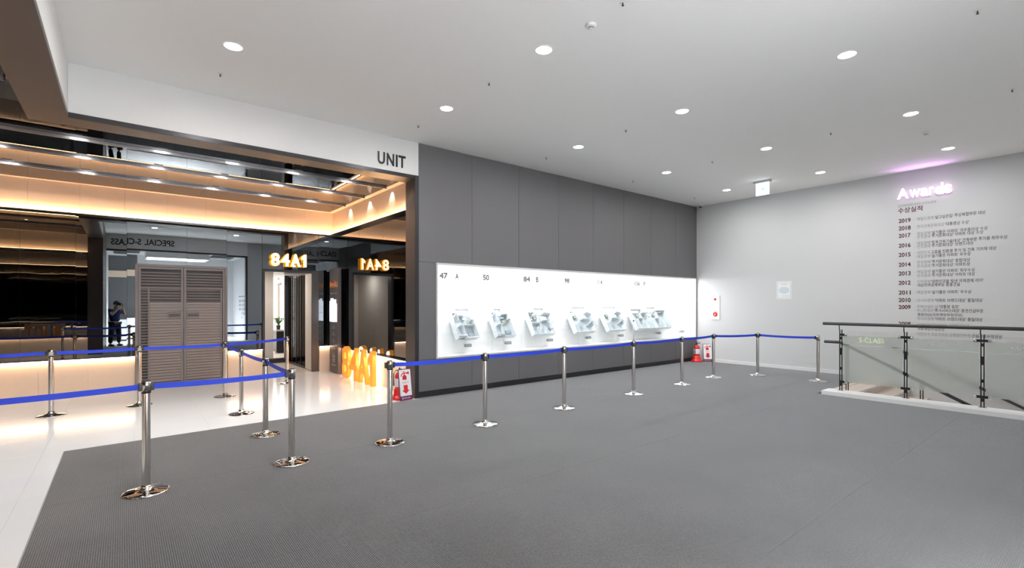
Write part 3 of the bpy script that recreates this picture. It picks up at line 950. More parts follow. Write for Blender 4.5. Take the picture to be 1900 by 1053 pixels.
lines = [
    ('· 헤럴드경제', "'살고싶은집' 주상복합부문 대상", 3.43, 1.58), ('· 한국건축문화대상', "'대통령상 수상'", 3.27, 1.81),
    ('· 매일경제', "'살기좋은 아파트' 국무총리상 수상", 3.12, 1.55), ('· 한국경제', "'주거문화대상' 아파트 대상 수상", 3.05, 1.61),
    ('· 매일경제', "'토목건축기술대상' 건축부문 주거용 최우수상", 2.92, 1.28), ('· 한국경제', "'주거문화대상' 브랜드대상", 2.85, 1.75),
    ('· 대한민국', '고효율 친환경 주거 및 건축 기자재 대상', 2.72, 1.43), ('· 매일경제', "'살기좋은 아파트' 우수상", 2.64, 1.79),
    ('· 한국경제', "'주거문화대상' 종합대상", 2.52, 1.80), ('· 한국경제', "'주거문화대상' 아파트상", 2.44, 1.80),
    ('· 매일경제', "'살기좋은 아파트' 최우수상", 2.32, 1.73), ('· 한국경제', "'주거문화대상' 아파트 대상", 2.24, 1.73),
    ('· 지역경제', "'대한민국을 빛낸 지역경제 리더'", 2.11, 1.61), ('', '대상지역경제부문 중흥건설', 2.04, 1.95),
    ('· 매일경제', "'살기좋은 아파트' 우수상", 1.89, 1.78), ('· 아시아경제', "'아파트 브랜드대상' 품질대상", 1.72, 1.62),
    ('· 주택건설의 날', "'대통령 표창'", 1.59, 1.96), ('· 머니투데이', "'주거서비스대상' 중견건설부문", 1.51, 1.61),
    ('', '종합대상(국토해양부장관상)', 1.42, 1.91), ('· 아시아경제', "'아파트 브랜드대상' 품질대상", 1.34, 1.62),
    ('· 대한민국 대표아파트 균형발전부문', '', 1.21, 1.81), ('', '국토해양부장관상', 1.13, 2.18), ('· 대한민국 대표아파트 균형발전부문', '건설교통부장관상', 1.02, 1.35)]
for a, b, z, yr_ in lines:
    y0 = 2.65 if a else 2.61
    seg = [(a, 'ink', 0.0), (b, 'dark', 0.006)]
    seg = [s for s in seg if s[0]]
    two_tone_line([s[0] for s in seg], BA(y0, z - 0.036), y0 - yr_, 0.073, [s[1] for s in seg], t, [s[2] for s in seg])

# fire alarm box, notice, exit sign, dome camera
t = thing('fire_alarm_box', 'white fire alarm plate with red lamp and red call button', 'fire alarm', (XR, 7.065, 1.2))
obj('plate', boxm(XR - 0.02, XR, 6.945, 7.185, 1.2, 1.89, bevel=0.003), 'plasticwhite', t)


def dome(name, y, z, r, d, m, parent):
    bm = bmesh.new()
    lathe(bm, [(r, 0), (r * 0.95, d * 0.5), (r * 0.6, d * 0.9), (0, d)], 24)
    bmesh.ops.rotate(bm, verts=bm.verts[:], matrix=Matrix.Rotation(-math.pi / 2, 3, 'Y'))
    bmesh.ops.translate(bm, verts=bm.verts[:], vec=(XR - 0.0205, y, z))
    return obj(name, bm, m, parent)


dome('red_lamp', 7.075, 1.775, 0.035, 0.03, 'redplastic', t)
cb = dome('call_button', 7.07, 1.355, 0.07, 0.016, 'redplastic', t)
dome('button_center', 7.07, 1.335, 0.022, 0.022, 'plasticwhite', cb)
text_on('panel_text', '발신기', BA(7.14, 1.56), 0.14, 0.05, 'inklight', t, n0=0.0201)
t = thing('wall_notice', 'small white notice with blue border taped to the white wall', 'notice', (XR, 5.25, 1.79))
obj('sheet', boxm(XR - 0.002, XR, 5.08, 5.43, 1.77, 2.22), 'signwhite', t)
B = BA(5.41, 1.79)
bm = bmesh.new()
for r_ in (rect(0, 0.31, 0, 0.008), rect(0, 0.31, 0.402, 0.41), rect(0, 0.008, 0.0085, 0.4015), rect(0.302, 0.31, 0.0085, 0.4015)):
    prism(bm, B, r_, 0.0016, 0.0026)
obj('printed_border', bm, 'posterline', t)
bm = bmesh.new()
prism(bm, B, circ(0.155, 0.2, 0.125, 28, 0.085), 0.0016, 0.0026)
obj('printed_emblem', bm, 'posterblue', t)
text_on('printed_title', '안전관리', Basis(B.p(0.08, 0.34, 0.001), B.ux, B.uy, B.un), 0.15, 0.03, 'ink', t)
text_on('printed_line', '소방시설 점검', Basis(B.p(0.12, 0.045, 0.001), B.ux, B.uy, B.un), 0.15, 0.022, 'ink', t)

t = thing('exit_sign', 'lit white hanging exit sign with a turquoise arrow', 'exit sign', (11.44, 5.07, ZC))
obj('housing', boxm(11.40, 11.48, 4.88, 5.265, ZC - 0.05, ZC, bevel=0.004), 'plasticgrey', t)
pn = obj('lit_panel', boxm(11.43, 11.448, 4.925, 5.215, ZC - 0.33, ZC - 0.0505, bevel=0.004), 'exit', t)
B = Basis((11.4295, 5.215, ZC - 0.33), (0, -1, 0), (0, 0, 1), (-1, 0, 0))
bm = bmesh.new()
prism(bm, B, [(.085, .145), (.155, .145), (.12, .185), (.14, .185), (.195, .135), (.14, .085), (.12, .085), (.155, .125), (.085, .125)], 0.0002, 0.001)
obj('arrow', bm, 'exitarrow', pn)
t = thing('dome_camera', 'small dome security camera on the ceiling at the far corner', 'security camera', (12.93, 7.46, ZC))
bm = bmesh.new()
lathe(bm, [(0.062, 0), (0.06, -0.03), (0.045, -0.036), (0, -0.036)], 24, (12.93, 7.46, ZC))
obj('housing', bm, 'plasticwhite', t)
bm = bmesh.new()
lathe(bm, [(0.04, -0.0365), (0.034, -0.06), (0.02, -0.075), (0, -0.078)], 24, (12.93, 7.46, ZC))
obj('dome', bm, 'black', t)

# ================================================================== STANCHIONS AND BELTS
ST = {  # name: (x, y, z of the floor)
    'A': (0.16, 5.33), 'B': (1.37, 5.37), 'C': (2.47, 5.39), 'D': (3.87, 5.41), 'E': (5.44, 5.46), 'F': (7.27, 5.51), 'G': (8.91, 5.55), 'H': (10.28, 5.62), 'I': (11.4, 5.16), 'J': (11.5, 3.95),
    'K': (-0.83, 9.88), 'L': (0.21, 9.96), 'M': (1.42, 9.94), 'N': (1.39, 8.23), 'O': (1.40, 6.70), 'P': (2.67, 10.81), 'Q': (-1.35, 5.22), 'R': (-2.2, 9.80)}
LAB = {
    'A': 'steel stanchion nearest the camera at the left on the carpet', 'B': 'steel stanchion at the carpet corner where two blue belts meet',
    'C': 'steel stanchion in front of the fire extinguisher sign, first of the long row', 'D': 'second steel stanchion of the long row, at the left end of the display',
    'E': 'third steel stanchion of the long row along the display', 'F': 'steel stanchion with a thin rod standing up from its top', 'G': 'steel stanchion near the right end of the display',
    'H': 'steel stanchion in front of the far corner', 'I': 'steel stanchion below the wall notice', 'J': 'last steel stanchion of the row beside the glass railing',
    'K': 'leftmost steel stanchion on the white tiles', 'L': 'steel stanchion in front of the left edge of the louvred door', 'M': 'steel stanchion in front of the right edge of the louvred door',
    'N': 'steel stanchion on the white tiles between the louvred door and the carpet', 'O': 'steel stanchion just inside the carpet edge', 'P': 'farthest steel stanchion, in front of the entrance of the unit',
    'Q': 'steel stanchion left of the carpet on the tiles, seen in the mirror', 'R': 'steel stanchion far left on the tiles, seen in the mirror'}
BELTS = [('A', 'Q', .01), ('A', 'B', .012), ('M', 'N', .012), ('N', 'O', .012), ('O', 'B', .012), ('L', 'M', .01), ('K', 'L', .01), ('R', 'K', .01), ('P', 'M', .012),
         ('C', 'D', .012), ('D', 'E', .012), ('E', 'F', .014), ('F', 'G', .012), ('G', 'H', .012), ('H', 'I', .012), ('I', 'J', .012)]
on_carpet = set('ABCDEFGHIJO')


def stan_meshes():
    d = {}
    bm = bmesh.new()
    lathe(bm, [(0.0, 0.0), (0.172, 0.0), (0.175, 0.004), (0.172, 0.010), (0.155, 0.015), (0.10, 0.021), (0.055, 0.028), (0.044, 0.036), (0.040, 0.05), (0.0385, 0.062), (0.033, 0.064)], 48)
    d['base_plate'] = (bm, 'chrome2')
    bm = bmesh.new()
    lathe(bm, [(0.0315, 0.05), (0.0315, 0.866)], 32)
    d['post'] = (bm, 'chrome')
    bm = bmesh.new()
    lathe(bm, [(0.03, 0.8665), (0.0345, 0.8665), (0.0345, 0.8795), (0.03, 0.8795)], 32)
    d['collar'] = (bm, 'rubber')
    bm = bmesh.new()
    lathe(bm, [(0.03, 0.880), (0.037, 0.880), (0.037, 0.966), (0.034, 0.970), (0.0, 0.970)], 32)
    d['head'] = (bm, 'chrome')
    bm = bmesh.new()
    lathe(bm, [(0.027, 0.9705), (0.026, 0.975), (0.0, 0.975)], 24)
    d['cap'] = (bm, 'rubber')
    out = {}
    for k, (bm, m) in d.items():
        bmesh.ops.recalc_face_normals(bm, faces=bm.faces[:])
        me = bpy.data.meshes.new(k)
        bm.to_mesh(me)
        bm.free()
        me.materials.append(M[m])
        out[k] = me
    return out


SM = stan_meshes()
stan = {}
for k, (x, y) in ST.items():
    z = 0.006 if k in on_carpet else 0.0
    t = thing('stanchion', LAB[k], 'stanchion', (x, y, z), 'steel belt stanchions')
    for nm, me in SM.items():
        o = bpy.data.objects.new(nm, me)
        C.objects.link(o)
        o.parent = t
    stan[k] = t
used_dirs = {k: [] for k in ST}
for a, b, sag in BELTS:
    pa, pb = Vector((*ST[a], stan[a].location.z)), Vector((*ST[b], stan[b].location.z))
    d = (pb - pa)
    d.z = 0
    Ln = d.length
    d.normalize()
    used_dirs[a].append(d.copy())
    nrm = Vector((-d.y, d.x, 0))
    for key, q, sg in ((a, pa, 1), (b, pb, -1)):
        bm = bmesh.new()
        Bq = Basis(q + d * sg * 0.03, d * sg, nrm, (0, 0, 1))
        prism(bm, Bq, rect(0.0, 0.026 if sg > 0 else 0.034, -0.019, 0.019), 0.889, 0.957)
        bmesh.ops.bevel(bm, geom=bm.edges[:], offset=0.002, segments=1, affect='EDGES')
        me_o = obj('belt_slot' if sg > 0 else 'belt_clip', bm, 'black', stan[key])
    n = 16
    bm = bmesh.new()
    rows_ = []
    for i in range(n + 1):
        s = 0.057 + (Ln - 0.057 - 0.065) * i / n
        u = i / n
        zc = pa.z * (1 - u) + pb.z * u + 0.923 - sag * 4 * u * (1 - u)
        p = pa + d * s
        rows_.append([bm.verts.new((p.x + nrm.x * e, p.y + nrm.y * e, zc + hh)) for e, hh in ((-0.001, -0.024), (0.001, -0.024), (0.001, 0.024), (-0.001, 0.024))])
    for r0, r1 in zip(rows_, rows_[1:]):
        for i in range(4):
            bm.faces.new((r0[i], r0[(i + 1) % 4], r1[(i + 1) % 4], r1[i]))
    bm.faces.new(rows_[0][::-1])
    bm.faces.new(rows_[-1])
    obj('belt', bm, 'belt', stan[a])
# the long row's first post has an unused clip on the lobby side; a thin rod stands on one post
bm = boxm(2.47 - 0.062, 2.47 - 0.03, 5.39 - 0.019, 5.39 + 0.019, 0.895, 0.963, bevel=0.002)
obj('belt_clip', bm, 'black', stan['C'])
bm = bmesh.new()
tube(bm, [(7.27, 5.51, 0.98), (7.27, 5.51, 1.33)], 0.006, 10)
rod = obj('rod', bm, 'plasticwhite', stan['F'])
bm = bmesh.new()
lathe(bm, [(0, 1.325), (0.012, 1.332), (0.014, 1.342), (0.01, 1.352), (0, 1.356)], 14, (7.27, 5.51, 0))
obj('rod_tip', bm, 'black', rod)


# ================================================================== FIRE EXTINGUISHERS AND THEIR SIGNS
def extinguisher(x, y, z, label):
    t = thing('fire_extinguisher', label, 'fire extinguisher', (x, y, z), 'fire extinguishers')
    c = (x, y, z)
    bm = bmesh.new()
    lathe(bm, [(0, 0), (0.155, 0), (0.155, 0.03), (0.12, 0.06), (0.105, 0.085), (0.098, 0.17), (0.09, 0.178), (0.0, 0.178)], 28, c)
    obj('stand', bm, 'redplastic', t)
    bm = bmesh.new()
    lathe(bm, [(0, 0.179), (0.076, 0.179), (0.08, 0.19), (0.08, 0.40), (0.07, 0.435), (0.042, 0.46), (0.024, 0.468), (0.022, 0.485), (0, 0.485)], 28, c)
    cy = obj('cylinder', bm, 'redplastic', t)
    bm = bmesh.new()
    lathe(bm, [(0.0808, 0.22), (0.0812, 0.222), (0.0812, 0.36), (0.0808, 0.362)], 28, c)
    obj('label_band', bm, 'signwhite', cy)
    bm = bmesh.new()
    box(bm, x - 0.016, x + 0.016, y - 0.016, y + 0.016, z + 0.4855, z + 0.515)
    box(bm, x - 0.012, x + 0.012, y - 0.10, y + 0.02, z + 0.516, z + 0.528)
    obj('valve', bm, 'black', t)
    bm = bmesh.new()
    box(bm, x - 0.01, x + 0.01, y - 0.11, y + 0.01, z + 0.54, z + 0.55)
    box(bm, x - 0.01, x + 0.01, y - 0.004, y + 0.012, z + 0.5285, z + 0.5395)
    obj('lever', bm, 'chrome', t)
    bm = bmesh.new()
    pts = [Vector((x - 0.017, y, z + 0.5)), Vector((x - 0.07, y, z + 0.5)), Vector((x - 0.108, y, z + 0.45)), Vector((x - 0.112, y, z + 0.36)), Vector((x - 0.108, y, z + 0.24))]
    tube(bm, pts, [0.008, 0.008, 0.008, 0.008, 0.013], 10)
    obj('hose', bm, 'black', t)
    return t


def ext_sign(o, ux, lean, W, H, label, face_loc):
    ux = Vector(ux).normalized()
    back = Vector((-ux.y, ux.x, 0))          # horizontal direction away from the face
    uy = (Vector((0, 0, 1)) + back * lean).normalized()
    un = ux.cross(uy)
    B = Basis(o, ux, uy, un)
    t = thing('extinguisher_sign', label, 'floor sign', o, 'fire extinguisher floor signs')
    bm = bmesh.new()
    prism(bm, B, rect(0, W, 0, H), -0.012, 0)
    obj('board', bm, 'purple', t)
    sx, sy = W / 0.25, H / 0.53
    bm = bmesh.new()
    prism(bm, B, rect(0.012 * sx, 0.238 * sx, 0.075 * sy, 0.518 * sy), 0.0003, 0.0025)
    fc = obj('white_face', bm, 'signwhite', t)

    def sc(pts):
        return [(a * sx, b * sy) for a, b in pts]
    bm = bmesh.new()
    # extinguisher body with a domed top, horn, carrying ring and hose
    body = [(0.075, 0.345), (0.155, 0.345), (0.155, 0.392)] + [(0.115 + 0.04 * math.cos(a), 0.392 + 0.035 * math.sin(a)) for a in [math.pi * k / 8 for k in range(1, 8)]] + [(0.075, 0.392)]
    prism(bm, B, sc(body), 0.0027, 0.004)
    prism(bm, B, sc([(0.107, 0.424), (0.123, 0.424), (0.123, 0.452), (0.107, 0.452)]), 0.0027, 0.0041)
    prism(bm, B, sc([(0.10, 0.448), (0.15, 0.448), (0.205, 0.428), (0.205, 0.482), (0.15, 0.464), (0.10, 0.464)]), 0.0027, 0.0042)
    arc = [(0.10 - 0.06 * math.sin(a), 0.404 + 0.06 * math.cos(a)) for a in [math.pi / 2 * k / 6 for k in range(7)]]
    inner = [(0.10 - 0.044 * math.sin(a), 0.404 + 0.044 * math.cos(a)) for a in [math.pi / 2 * k / 6 for k in range(7)]]
    for k in range(6):
        prism(bm, B, sc([arc[k], inner[k], inner[k + 1], arc[k + 1]]), 0.0027, 0.004)
    for k in range(12):
        a0, a1 = 2 * math.pi * k / 12, 2 * math.pi * (k + 1) / 12
        q = [(0.107 + r * math.cos(a), 0.476 + r * math.sin(a)) for r, a in ((0.018, a0), (0.018, a1), (0.01, a1), (0.01, a0))]
        prism(bm, B, sc(q), 0.0027, 0.0039)
    obj('extinguisher_symbol', bm, 'redprint', fc)
    bm = bmesh.new()
    prism(bm, B, sc([(0.085, 0.255), (0.165, 0.255), (0.165, 0.17), (0.20, 0.17), (0.125, 0.108), (0.05, 0.17), (0.085, 0.17)]), 0.0027, 0.004)
    obj('down_arrow', bm, 'redprint', fc)
    text_on('sign_word', '소화기', Basis(B.p(0.062 * sx, 0.278 * sy, 0.0027), ux, uy, un), 0.12 * sx, 0.042 * sy, 'redprint', fc)
    text_on('sign_footer', '중흥S-클래스', Basis(B.p(0.085 * sx, 0.026 * sy, 0.0005), ux, uy, un), 0.125 * sx, 0.026 * sy, 'whitetext', t)
    bm = bmesh.new()
    for r_ in (rect(0.04, 0.07, 0.022, 0.026), rect(0.04, 0.07, 0.05, 0.054), rect(0.04, 0.044, 0.0262, 0.0498), rect(0.066, 0.07, 0.0262, 0.0498), rect(0.047, 0.063, 0.036, 0.04)):
        prism(bm, B, sc(r_), 0.0003, 0.0012)
    obj('footer_emblem', bm, 'whitetext', t)
    return t


extinguisher(3.75, 7.79, 0.0, 'red fire extinguisher half hidden behind its sign at the lobby jamb')
ext_sign((3.64, 7.535, 0.0145), (0.25, 0.03, 0), 0.14, 0.25, 0.53, 'white and purple fire extinguisher sign leaning at the lobby jamb', None)
extinguisher(12.72, 7.45, 0.006, 'red fire extinguisher standing free in the far corner')
ext_sign((12.86, 7.33, 0.0085), (0.17, -0.19, 0), 0.17, 0.25, 0.50, 'fire extinguisher sign leaning beside the awards wall in the far corner', None)

# ================================================================== LOUVRED DOUBLE DOOR
DX0, DX1, DY, DZ = 0.19, 1.78, YB - 0.07, 2.45
d1 = struct_empty('door_1', 'taupe louvred double door in front of the mirror wall')
bm = bmesh.new()
box(bm, DX0, DX0 + 0.045, DY - 0.05, DY + 0.06, 0, DZ)
box(bm, DX1 - 0.045, DX1, DY - 0.05, DY + 0.06, 0, DZ)
box(bm, DX0 + 0.0455, DX1 - 0.0455, DY - 0.05, DY + 0.06, DZ - 0.05, DZ)
obj('door_frame', bm, 'louver', d1)
mid = (DX0 + DX1) / 2
slat_me = {}
for side, (x0, x1) in enumerate(((DX0 + 0.049, mid - 0.004), (mid + 0.004, DX1 - 0.049))):
    bm = bmesh.new()
    box(bm, x0, x0 + 0.04, DY - 0.045, DY, 0.01, DZ - 0.056)
    box(bm, x1 - 0.04, x1, DY - 0.045, DY, 0.01, DZ - 0.056)
    box(bm, x0 + 0.0405, x1 - 0.0405, DY - 0.045, DY, DZ - 0.1, DZ - 0.056)
    box(bm, x0 + 0.0405, x1 - 0.0405, DY - 0.045, DY, 0.01, 0.06)
    leaf = obj('door_leaf', bm, 'louver', d1)
    z = 0.085
    w_ = x1 - x0 - 0.082
    while z < DZ - 0.12:
        if 'slat' not in slat_me:
            bm = bmesh.new()
            B = Basis((0, 0, 0), (1, 0, 0), (0, -0.35, 0.937), (0, -0.937, -0.35))
            prism(bm, B, rect(0, w_, -0.016, 0.016), -0.004, 0.004)
            bmesh.ops.recalc_face_normals(bm, faces=bm.faces[:])
            me = bpy.data.meshes.new('slat')
            bm.to_mesh(me)
            bm.free()
            me.materials.append(M['louver'])
            slat_me['slat'] = me
        obj('slat', slat_me['slat'], 'louver', leaf, (x0 + 0.041, DY - 0.022, z))
        z += 0.0577
    # inner translucent guard with its own rim, leaving a free strip at the hinge side
    px0, px1 = (x0 + 0.15, x1 - 0.041) if side == 0 else (x0 + 0.041, x1 - 0.085)
    obj('backing_panel', boxm(x0 + 0.041, x1 - 0.041, DY + 0.004, DY + 0.008, 0.065, DZ - 0.105), 'black', leaf)
    z = 0.07
    gw0, gw1 = (px0 + 0.029, px1 - 0.001) if side == 0 else (px0 + 0.001, px1 - 0.001)
    bm = bmesh.new()
    prism(bm, Basis((0, 0, 0), (1, 0, 0), (0, -0.28, 0.96), (0, -0.96, -0.28)), rect(0, gw1 - gw0, 0.001, 0.055), -0.002, 0.002)
    bmesh.ops.recalc_face_normals(bm, faces=bm.faces[:])
    gme = bpy.data.meshes.new('guard_slat')
    bm.to_mesh(gme)
    bm.free()
    gme.materials.append(M['louverpanel'])
    while z < 1.64:
        obj('guard_slat', gme, 'louverpanel', leaf, (gw0, DY - 0.0325, z))
        z += 0.0577
    bm = bmesh.new()
    gx0 = px0 if side == 0 else px1
    box(bm, gx0, gx0 + 0.028, DY - 0.05, DY - 0.0425, 0.07, 1.95)
    box(bm, min(px0, x0 + 0.041), max(px1, x1 - 0.041), DY - 0.048, DY - 0.0425, 1.955, 1.985)
    obj('guard_rim', bm, 'louver', leaf)
    hx0, hx1 = (mid - 0.27, mid - 0.05) if side == 0 else (mid + 0.05, mid + 0.27)
    obj('handle_plate', boxm(hx0, hx1, DY - 0.062, DY - 0.0505, 1.36, 1.47, bevel=0.003), 'louver', leaf)
    bm = bmesh.new()
    box(bm, hx0 + 0.02, hx1 - 0.01, DY - 0.072, DY - 0.0625, 1.39, 1.41)
    box(bm, hx0 + 0.02, hx1 - 0.01, DY - 0.072, DY - 0.0625, 1.425, 1.44)
    obj('handle', bm, 'black', leaf)

# ================================================================== UNIT ENTRANCE
EX0, EX1, EZ = 2.49, 3.735, 2.44
d2 = struct_empty('door_2', 'dark framed entrance of the show unit with glass sliding doors')
obj('door_jamb', boxm(EX0, EX0 + 0.05, YB - 0.03, YB + 0.18, 0, EZ), 'trim', d2)
obj('door_jamb', boxm(EX1 - 0.16, EX1, YB - 0.03, YB + 0.02, 0, EZ), 'darkmetal', d2)
obj('door_lintel', boxm(EX0 + 0.0505, EX1 - 0.1605, YB - 0.03, YB + 0.18, EZ - 0.05, EZ), 'trim', d2)
obj('white_reveal', boxm(EX1 - 0.13, EX1 - 0.1, YB + 0.0205, YB + 0.62, 0.01, EZ - 0.051), 'cream', d2)
# sliding glass panels along the right side of the vestibule
gy = [YB + 0.64, YB + 1.06, YB + 1.48, YB + 1.9, YB + 2.32]
for a, b in zip(gy, gy[1:]):
    p = obj('sliding_panel', boxm(EX1 - 0.112, EX1 - 0.104, a + 0.012, b - 0.012, 0.05, EZ - 0.06), 'darkglass', d2)
    bm = bmesh.new()
    box(bm, EX1 - 0.125, EX1 - 0.095, a, a + 0.0115, 0.02, EZ - 0.051)
    box(bm, EX1 - 0.125, EX1 - 0.095, b - 0.0115, b, 0.02, EZ - 0.051)
    box(bm, EX1 - 0.125, EX1 - 0.095, a + 0.012, b - 0.012, 0.02, 0.0495)
    obj('panel_frame', bm, 'trim', p)
obj('end_post', boxm(EX1 - 0.2, EX1 - 0.09, YB + 2.33, YB + 2.42, 0.0, EZ), 'trim', d2)
# vestibule and the bright room beyond
vs = struct_empty('wall_unit', 'cream walls of the show unit behind the entrance')
obj('wall_face', boxm(EX0 - 0.1, EX0 - 0.001, YB + 0.1, YB + 6.0, 0, 2.7), 'cream', vs)
obj('wall_face', boxm(EX1 - 0.08, EX1 + 0.02, YB + 0.1005, YB + 2.9, 0, 2.7), 'darkmetal', vs)
obj('wall_face', boxm(EX0, 3.28, YB + 2.5, YB + 2.6, 0.12, 2.55), 'cream', vs)
obj('wall_face', boxm(5.6, 5.7, YB + 2.9, YB + 6.0, 0, 2.7), 'cream', vs)
obj('unit_ceiling', boxm(EX0 - 0.1, 5.7, YB + 0.1, YB + 6.2, 2.55, 2.7), 'white', vs)
struct('floor_unit', boxm(EX0, EX1 + 1.95, YB + 0.001, YB + 6.2, -0.05, -0.001), 'wood', 'pale floor of the show unit')
obj('step_edge', boxm(EX0, EX1 - 0.12, YB + 2.42, YB + 2.49, 0, 0.12), 'trim', vs)
obj('raised_floor', boxm(EX0, 5.6, YB + 2.6, YB + 6.0, 0, 0.12), 'cream', vs)
win = struct('window_1', boxm(2.5, 5.6, YB + 6.02, YB + 6.06, 0.12, 2.55), 'room_light', 'bright window at the back of the show unit')
for xx in (2.95, 3.55, 4.22, 4.43, 5.0):
    obj('mullion', boxm(xx - 0.035, xx + 0.035, YB + 5.95, YB + 6.015, 0.12, 2.55), 'cream', win)
obj('mullion', boxm(2.5, 5.6, YB + 5.9505, YB + 5.98, 1.1, 1.15), 'frame', win)
lamp('unit_lamp', 'AREA', (3.4, YB + 4.0, 2.5), 16, (1, 0.95, 0.88), win, shape='RECTANGLE', size=1.2, size_y=2.0)
lamp('vestibule_fill', 'AREA', (3.0, YB + 1.3, 2.53), 14, (1, 0.93, 0.85), win, shape='DISK', size=0.3)  # added light without a fixture, brightens the vestibule wall
t = thing('cabinet', 'dark low cabinet inside the show unit', 'cabinet', (4.2, YB + 4.0, 0.12))
obj('body', boxm(3.68, 4.78, YB + 3.9, YB + 4.3, 0.16, 0.80, bevel=0.004), 'black', t)
obj('worktop', boxm(3.66, 4.8, YB + 3.88, YB + 4.32, 0.8005, 0.84), 'white', t)
obj('plinth', boxm(3.72, 4.74, YB + 3.95, YB + 4.25, 0.121, 0.159), 'trim', t)
t = thing('potted_plant', 'green potted plant inside the show unit', 'plant', (3.78, YB + 4.1, 0.8405))
bm = bmesh.new()
lathe(bm, [(0, 0.8405), (0.05, 0.8405), (0.07, 0.98), (0.06, 0.98), (0.0, 0.96)], 16, (3.78, YB + 4.1, 0))
obj('pot', bm, 'pot', t)
rnd = random.Random(5)
for k in range(14):
    a = rnd.uniform(0, 2 * math.pi)
    L_ = rnd.uniform(0.18, 0.34)
    out = rnd.uniform(0.3, 0.9)
    p0 = Vector((3.78, YB + 4.1, 0.965))
    p1 = p0 + Vector((math.cos(a) * out * L_ * 0.5, math.sin(a) * out * L_ * 0.5, L_ * 0.6))
    p2 = p0 + Vector((math.cos(a) * out * L_, math.sin(a) * out * L_, L_ * 0.85))
    sd = Vector((-math.sin(a), math.cos(a), 0)) * 0.03
    bm = bmesh.new()
    vs_ = [bm.verts.new(p) for p in (p0, p1 - sd, p2, p1 + sd, p0 + Vector((0, 0, .004)), p1 - sd + Vector((0, 0, .004)), p2 + Vector((0, 0, .004)), p1 + sd + Vector((0, 0, .004)))]
    for f in ((3, 2, 1, 0), (4, 5, 6, 7), (0, 1, 5, 4), (1, 2, 6, 5), (2, 3, 7, 6), (3, 0, 4, 7)):
        bm.faces.new([vs_[i] for i in f])
    obj('leaf', bm, 'leaf', t)
t = thing('pendant_lamp', 'small white pendant lamp inside the show unit', 'lamp', (3.68, YB + 3.6, 2.55))
bm = bmesh.new()
lathe(bm, [(0.02, 2.36), (0.1, 2.22), (0.094, 2.22), (0.016, 2.35)], 20, (3.68, YB + 3.6, 0))
obj('shade', bm, 'plasticwhite', t)
bm = bmesh.new()
tube(bm, [(3.68, YB + 3.6, 2.355), (3.68, YB + 3.6, 2.55)], 0.006, 8)
obj('cord', bm, 'plasticwhite', t)

# lit number above the entrance
t = thing('lit_number_sign', 'glowing orange number 84A1 above the unit entrance', 'sign', (3.05, YB - 0.1, 2.52))
xx = 2.645
for ch, wd in (('8', 0.19), ('4', 0.20), ('A', 0.22), ('1', 0.115)):
    B = Basis((xx, YB - 0.075, 2.52), (1, 0, 0), (0, 0, 1), (0, -1, 0))
    mk = numeral_one if ch == '1' else (lambda nm, B_, W_, H_, m_, p_, n_, t_: text_on(nm, ch, B_, W_, H_, m_, p_, bold=0.025, n0=n_, thick=t_))
    l = mk('letter', B, wd, 0.30, 'signglow', t, 0.0, 0.06)
    mk('lit_face', Basis(B.p(0.012, 0.012), B.ux, B.uy, B.un), wd - 0.024, 0.276, 'signlit', l, 0.0605, 0.006)
    xx += wd + 0.018
bm = bmesh.new()
for q in (2.74, 3.05, 3.36):
    box(bm, q - 0.01, q + 0.01, YB - 0.0755, YB - 0.018, 2.6, 2.62)
obj('bracket', bm, 'trim', t)

# info pylon
PX, PY0, PY1, PZ = 3.93, 11.4, 12.0, 2.49
t = thing('info_pylon', 'tall dark grey info pylon with orange number and glowing floor plan', 'info pylon', (3.98, 11.7, 0))
obj('body', boxm(PX, PX + 0.075, PY0, PY1, 0, PZ, bevel=0.004), 'pylon', t)


def BP(y, z):
    return Basis((PX - 0.0004, y, z), (0, -1, 0), (0, 0, 1), (-1, 0, 0))


text_on('number_print', '84㎡A1', BP(11.98, 2.04), 0.54, 0.17, 'orangetext', t, bold=0.01)
bm = bmesh.new()
prism(bm, BP(11.9, 1.9), circ(0.02, 0.0, 0.025), 0, 0.001)
prism(bm, BP(11.9, 1.9), rect(0.05, 0.42, -0.004, 0.004), 0, 0.001)
obj('scale_line', bm, 'whitetext', t)
bm = bmesh.new()
Bq = BP(11.98, 1.22)
prism(bm, Bq, [(0, 0), (0.5, 0), (0.5, 0.42), (0.44, 0.45), (0.44, 0.53), (0.26, 0.53), (0.26, 0.56), (0.08, 0.56), (0.08, 0.5), (0, 0.5)], 0, 0.004)
fp = obj('floor_plan', bm, 'screen', t)
bm = bmesh.new()
for r_ in (rect(.03, .47, .2, .207), rect(.16, .167, .21, .48), rect(.30, .307, .03, .195), rect(.33, .337, .21, .5), rect(.03, .155, .33, .337)):
    prism(bm, Bq, r_, 0.0042, 0.005)
obj('plan_lines', bm, 'plaque', fp)
for k in range(5):
    z = 1.06 - k * 0.165
    text_on('small_print', '면적', BP(11.76, z + 0.045), 0.09, 0.03, 'whitetext', t)
    text_on('small_print', '%d.%d㎡' % (22 + 13 * k, 4 + k), BP(11.80, z), 0.19, 0.038, 'whitetext', t)
bm = bmesh.new()
Bq = BP(11.76, 0.26)
for r_ in (rect(0, .13, 0, .012), rect(0, .13, .12, .132), rect(0, .012, .0125, .1195), rect(.118, .13, .0125, .1195), rect(.035, .095, .06, .072), rect(.06, .072, .03, .0595)):
    prism(bm, Bq, r_, 0, 0.001)
obj('emblem', bm, 'whitetext', t)
text_on('footer_print', '중흥S-클래스', BP(11.84, 0.17), 0.3, 0.045, 'whitetext', t)

